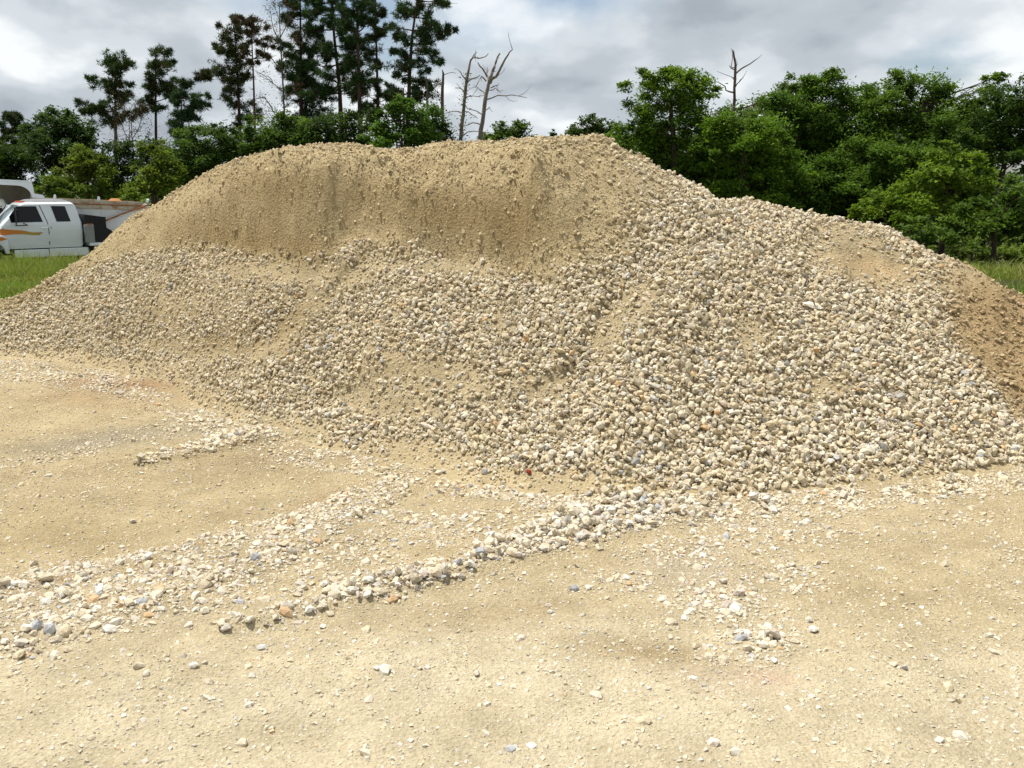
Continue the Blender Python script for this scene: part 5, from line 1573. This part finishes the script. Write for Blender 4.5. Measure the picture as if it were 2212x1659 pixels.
    m = MB(); m.prism([(-.09, .90), (.05, .96), (.6, .97), (.6, .88), (.1, .85)], sd * 1.075, sd * 1.088); m.build('stripe', M['orange'], wg)
    # skirt box below the doors and the bed
    m = MB(); m.box(-1.24, -.26, sd * .78, sd * .96, .30, .545); m.build('side_step', M['white'], truck, False, .02)
    m = MB(); m.box(-2.42, -1.26, sd * .78, sd * .97, .30, .555); m.build('side_box', M['white'], truck, False, .02)
    wheel('wheel', truck, .52, sd * .86, .41, .26, .24)
    for yo in (.80, 1.06): wheel('wheel', truck, -3.75, sd * yo, .41, .22, .24)
    m = MB(); m.tube([(1.66, sd * .62, .86), (1.70, sd * .62, .86)], .11, 14); m.build('headlamp', M['chrome'], truck, True)
# windshield
m = MB()
zw = np.linspace(1.30, 1.90, 5); nyy = 9
V = []; F = []
for z in zw:
    for j in range(nyy):
        t = -1 + 2 * j / (nyy - 1)
        V.append((xf(z) + .012 - 0.05 * t * t, t * (hw(z) - .085), z + .012))
for i in range(4):
    for j in range(nyy - 1): F.append((i * nyy + j, i * nyy + j + 1, (i + 1) * nyy + j + 1, (i + 1) * nyy + j))
m.add(V, F); m.build('windshield', M['shield'], truck, True)
m = MB(); loft(m, [rrect(.0, 1.66, .80, .55, .1), rrect(.0, 1.68, .82, 1.0, .12), rrect(-.02, 1.62, .80, 1.17, .14), rrect(-.03, 1.50, .74, 1.235, .14)]); m.build('hood', M['white'], truck, True)
m = MB(); m.box(1.655, 1.70, -.55, .55, .66, 1.0); m.build('grille', M['black'], truck)
m = MB(); m.box(1.70, 1.85, -.98, .98, .42, .60); m.build('bumper', M['chrome'], truck, False, .03)
m = MB(); m.box(-5.4, 1.5, -.42, .42, .36, .54); m.build('chassis', M['black'], truck)
m = MB(); m.box(-5.5, -2.44, -1.10, 1.10, .60, .70); m.build('flatbed', M['white'], truck, False, .012)
m = MB(); m.prism([(-2.40, .705), (-2.40, 1.60), (-3.05, 1.50), (-3.05, 1.16), (-3.22, 1.05), (-3.30, .705)], -.92, .90); m.build('headboard', M['black'], truck, False, .01)
m = MB(); m.box(-2.62, -2.34, .905, 1.07, .705, 1.27); tb = m.build('toolbox', M['grey'], truck, False, .012)
tb['label'] = 'upright grey locker behind the cab'
m = MB(); m.box(-2.60, -2.42, .92, 1.05, 1.272, 1.30); m.build('toolbox_lid', M['rust'], tb)

# ------------------------------------------------------------------ old dump truck
R_ = P(310, 437, 33.2); L_ = P(60, 427, 31.6)
dv = (L_ - R_); dl = float(np.linalg.norm(dv[:2])); yaw2 = math.atan2(dv[1], dv[0])
dump = empty('dump_truck', (0, 0, 0), yaw2)
ly = np.array([-math.sin(yaw2), math.cos(yaw2)])
RIM = 2.35
xy = R_[:2] - ly * 1.2
dump.location = (float(xy[0]), float(xy[1]), float(R_[2] - RIM))
dump.rotation_euler = (0, -math.atan2(dv[2], dl), yaw2)
tag(dump, 'old pale dump truck with a rusty-rimmed bed behind the white work truck', 'dump truck')
BL = dl
m = MB()
for sd in (1, -1):
    m.prism([(0, 1.05), (0, RIM - .29), (BL, RIM - .29), (BL, 1.05)], sd * 1.14, sd * 1.185)
m.box(0, BL, -1.185, 1.185, .98, 1.05)
m.build('dump_bed', M['bed'], dump)
m = MB()
m.box(BL - .06, BL + .002, -1.14, 1.14, 1.05, RIM + .05)
m.build('bulkhead', M['lining'], dump)
m = MB(); m.box(-.05, 0.0, -1.16, 1.16, 1.0, RIM - .06); m.build('tailgate', M['bed'], dump, False, .01)
for sd in (1, -1):
    m = MB(); m.box(-.02, BL, sd * 1.12, sd * 1.215, RIM - .29, RIM - .16); m.build('bed_rail', M['rustband'], dump, False, .008)
    m = MB(); m.prism([(.28, RIM - .158), (.05, RIM - .02), (.05, RIM), (BL - .02, RIM), (BL - .02, RIM - .158)], sd * 1.13, sd * 1.19); m.build('side_board', M['rustband'], dump)
    m = MB(); m.tube([(0.05, sd * 1.22, RIM - .12), (BL, sd * 1.22, RIM - .155)], .018, 6); m.build('top_rail', M['rust'], dump)
    m = MB(); m.tube([(1.62, sd * 1.24, 1.55), (.8, sd * 1.25, 1.93), (-.04, sd * 1.25, 2.27)], [.028, .028, .03], 7); m.build('tarp_arm', M['rust'], dump, True)
    # canopy cheek with its curved cut-out
    cur = [(BL + .42 + .42 * math.cos(a) * -1 + 0.0, RIM + .02 + .36 * math.sin(a)) for a in np.linspace(0.0, PI / 2, 7)]
    m = MB()
    m.prism([(BL - .40, RIM + .002), (BL - .34, RIM + .10), (BL - .08, RIM + .14), (BL - .05, RIM + .36), (BL - .02, RIM + .50), (BL + 1.7, RIM + .50), (BL + 1.7, RIM + .38)] +
            ([(p[0], p[1]) for p in cur[::-1]] + [(BL, RIM + .002)] if sd > 0 else [(BL + 1.7, RIM - .4), (BL, RIM - .4)]), sd * 1.10, sd * 1.16)
    m.build('canopy_cheek', M['white'] if sd > 0 else M['lining'], dump)
m = MB(); m.box(BL - .02, BL + 1.7, -1.16, 1.16, RIM + .502, RIM + .55); m.build('canopy', M['white'], dump, False, .01)
m = MB(); m.box(BL + .004, BL + .05, -1.098, 1.098, 1.4, RIM + .50); m.build('headboard', M['lining'], dump)
m = MB(); loft(m, [rrect(BL + .75, BL + 2.1, .98, .95, .1), rrect(BL + .72, BL + 2.1, 1.0, 1.55, .12), rrect(BL + .76, BL + 1.9, .94, 2.1, .14), rrect(BL + .85, BL + 1.75, .85, 2.25, .2), rrect(BL + 1.0, BL + 1.6, .6, 2.30, .2)])
cb = m.build('cab', M['cream'], dump, True)
for sd in (1, -1):
    m = MB(); m.prism([(BL + 1.0, 1.58), (BL + 1.8, 1.58), (BL + 1.7, 2.05), (BL + 1.0, 2.05)], sd * .955, sd * 1.0); m.build('window', M['glass'], cb, False, .01)
m = MB(); loft(m, [rrect(BL + 2.0, BL + 3.4, .75, .8, .15), rrect(BL + 2.0, BL + 3.35, .78, 1.4, .2), rrect(BL + 2.0, BL + 3.2, .6, 1.6, .2)]); m.build('hood', M['cream'], dump, True)
m = MB(); m.box(-.1, BL + 3.3, -.45, .45, .62, .95); m.build('chassis', M['black'], dump)
for sd in (1, -1):
    wheel('wheel', dump, BL + 2.6, sd * .95, .50, .28, .28)
    for xo in (1.0, 2.15): wheel('wheel', dump, xo, sd * .95, .50, .46, .28)
for xo in (2.9, 1.55):
    m = MB(); loft(m, [rrect(xo - .05, xo + .05, .03, 0, .02, 2), rrect(xo - .045, xo + .03, .025, .10, .02, 2), rrect(xo - .02, xo + .02, .012, .14, .01, 2)])
    o = m.build('tarp_hook', M['white'], dump); o.location = (0, 1.16, RIM)
m = MB(); m.tube([(.0, 1.2, RIM + .0), (-.02, 1.22, RIM + .08), (-.06, 1.2, RIM + .10)], [.05, .06, .03], 8); m.build('hinge_cap', M['white'], dump, True)
# soil left in the bed: a heap of its own
hv = []; hf = []
nx_, ny_ = 26, 12
for i in range(nx_):
    for j in range(ny_):
        xx = .12 + (BL - .5) * i / (nx_ - 1) * .55; yy = -1.1 + 2.2 * j / (ny_ - 1)
        zz_ = 1.9 + .58 * math.exp(-((xx - 1.0) / .45) ** 2 - ((yy - .75) / .6) ** 2) + .30 * math.exp(-((xx - .2) / .25) ** 2) + .05 * float(fbm(np.array([xx * 5]), np.array([yy * 5]), 5, 3)[0])
        hv.append((xx, yy, min(zz_, RIM + .09)))
for i in range(nx_ - 1):
    for j in range(ny_ - 1): hf.append((i * ny_ + j, (i + 1) * ny_ + j, (i + 1) * ny_ + j + 1, i * ny_ + j + 1))
n0 = len(hv)
hv += [(x, y, 1.055) for (x, y, z) in hv]
for i in range(nx_ - 1):
    hf.append((i * ny_, i * ny_ + n0, (i + 1) * ny_ + n0, (i + 1) * ny_)); hf.append((i * ny_ + ny_ - 1, (i + 1) * ny_ + ny_ - 1, (i + 1) * ny_ + ny_ - 1 + n0, i * ny_ + ny_ - 1 + n0))
for j in range(ny_ - 1):
    hf.append((j, j + 1, j + 1 + n0, j + n0)); q0 = (nx_ - 1) * ny_; hf.append((q0 + j, q0 + j + n0, q0 + j + 1 + n0, q0 + j + 1))
m = MB(); m.add(hv, hf); o = m.build('soil_heap', M['soil'], None, True)
o.location = dump.location; o.rotation_euler = dump.rotation_euler
tag(o, 'orange soil heaped in the dump bed, showing just above its rusty rim', 'soil heap')

tot = sum(len(o.data.polygons) for o in bpy.data.objects if o.type == 'MESH' and o.name.split('.')[0] != 'stone')
for nm in ('crown', 'gravel', 'grass', 'branch', 'trunk', 'ground', 'gravel_pile'):
    print(nm, sum(len(o.data.polygons) for o in bpy.data.objects if o.type == 'MESH' and o.name.split('.')[0] == nm))
print("faces", tot, "objects", len(bpy.data.objects))
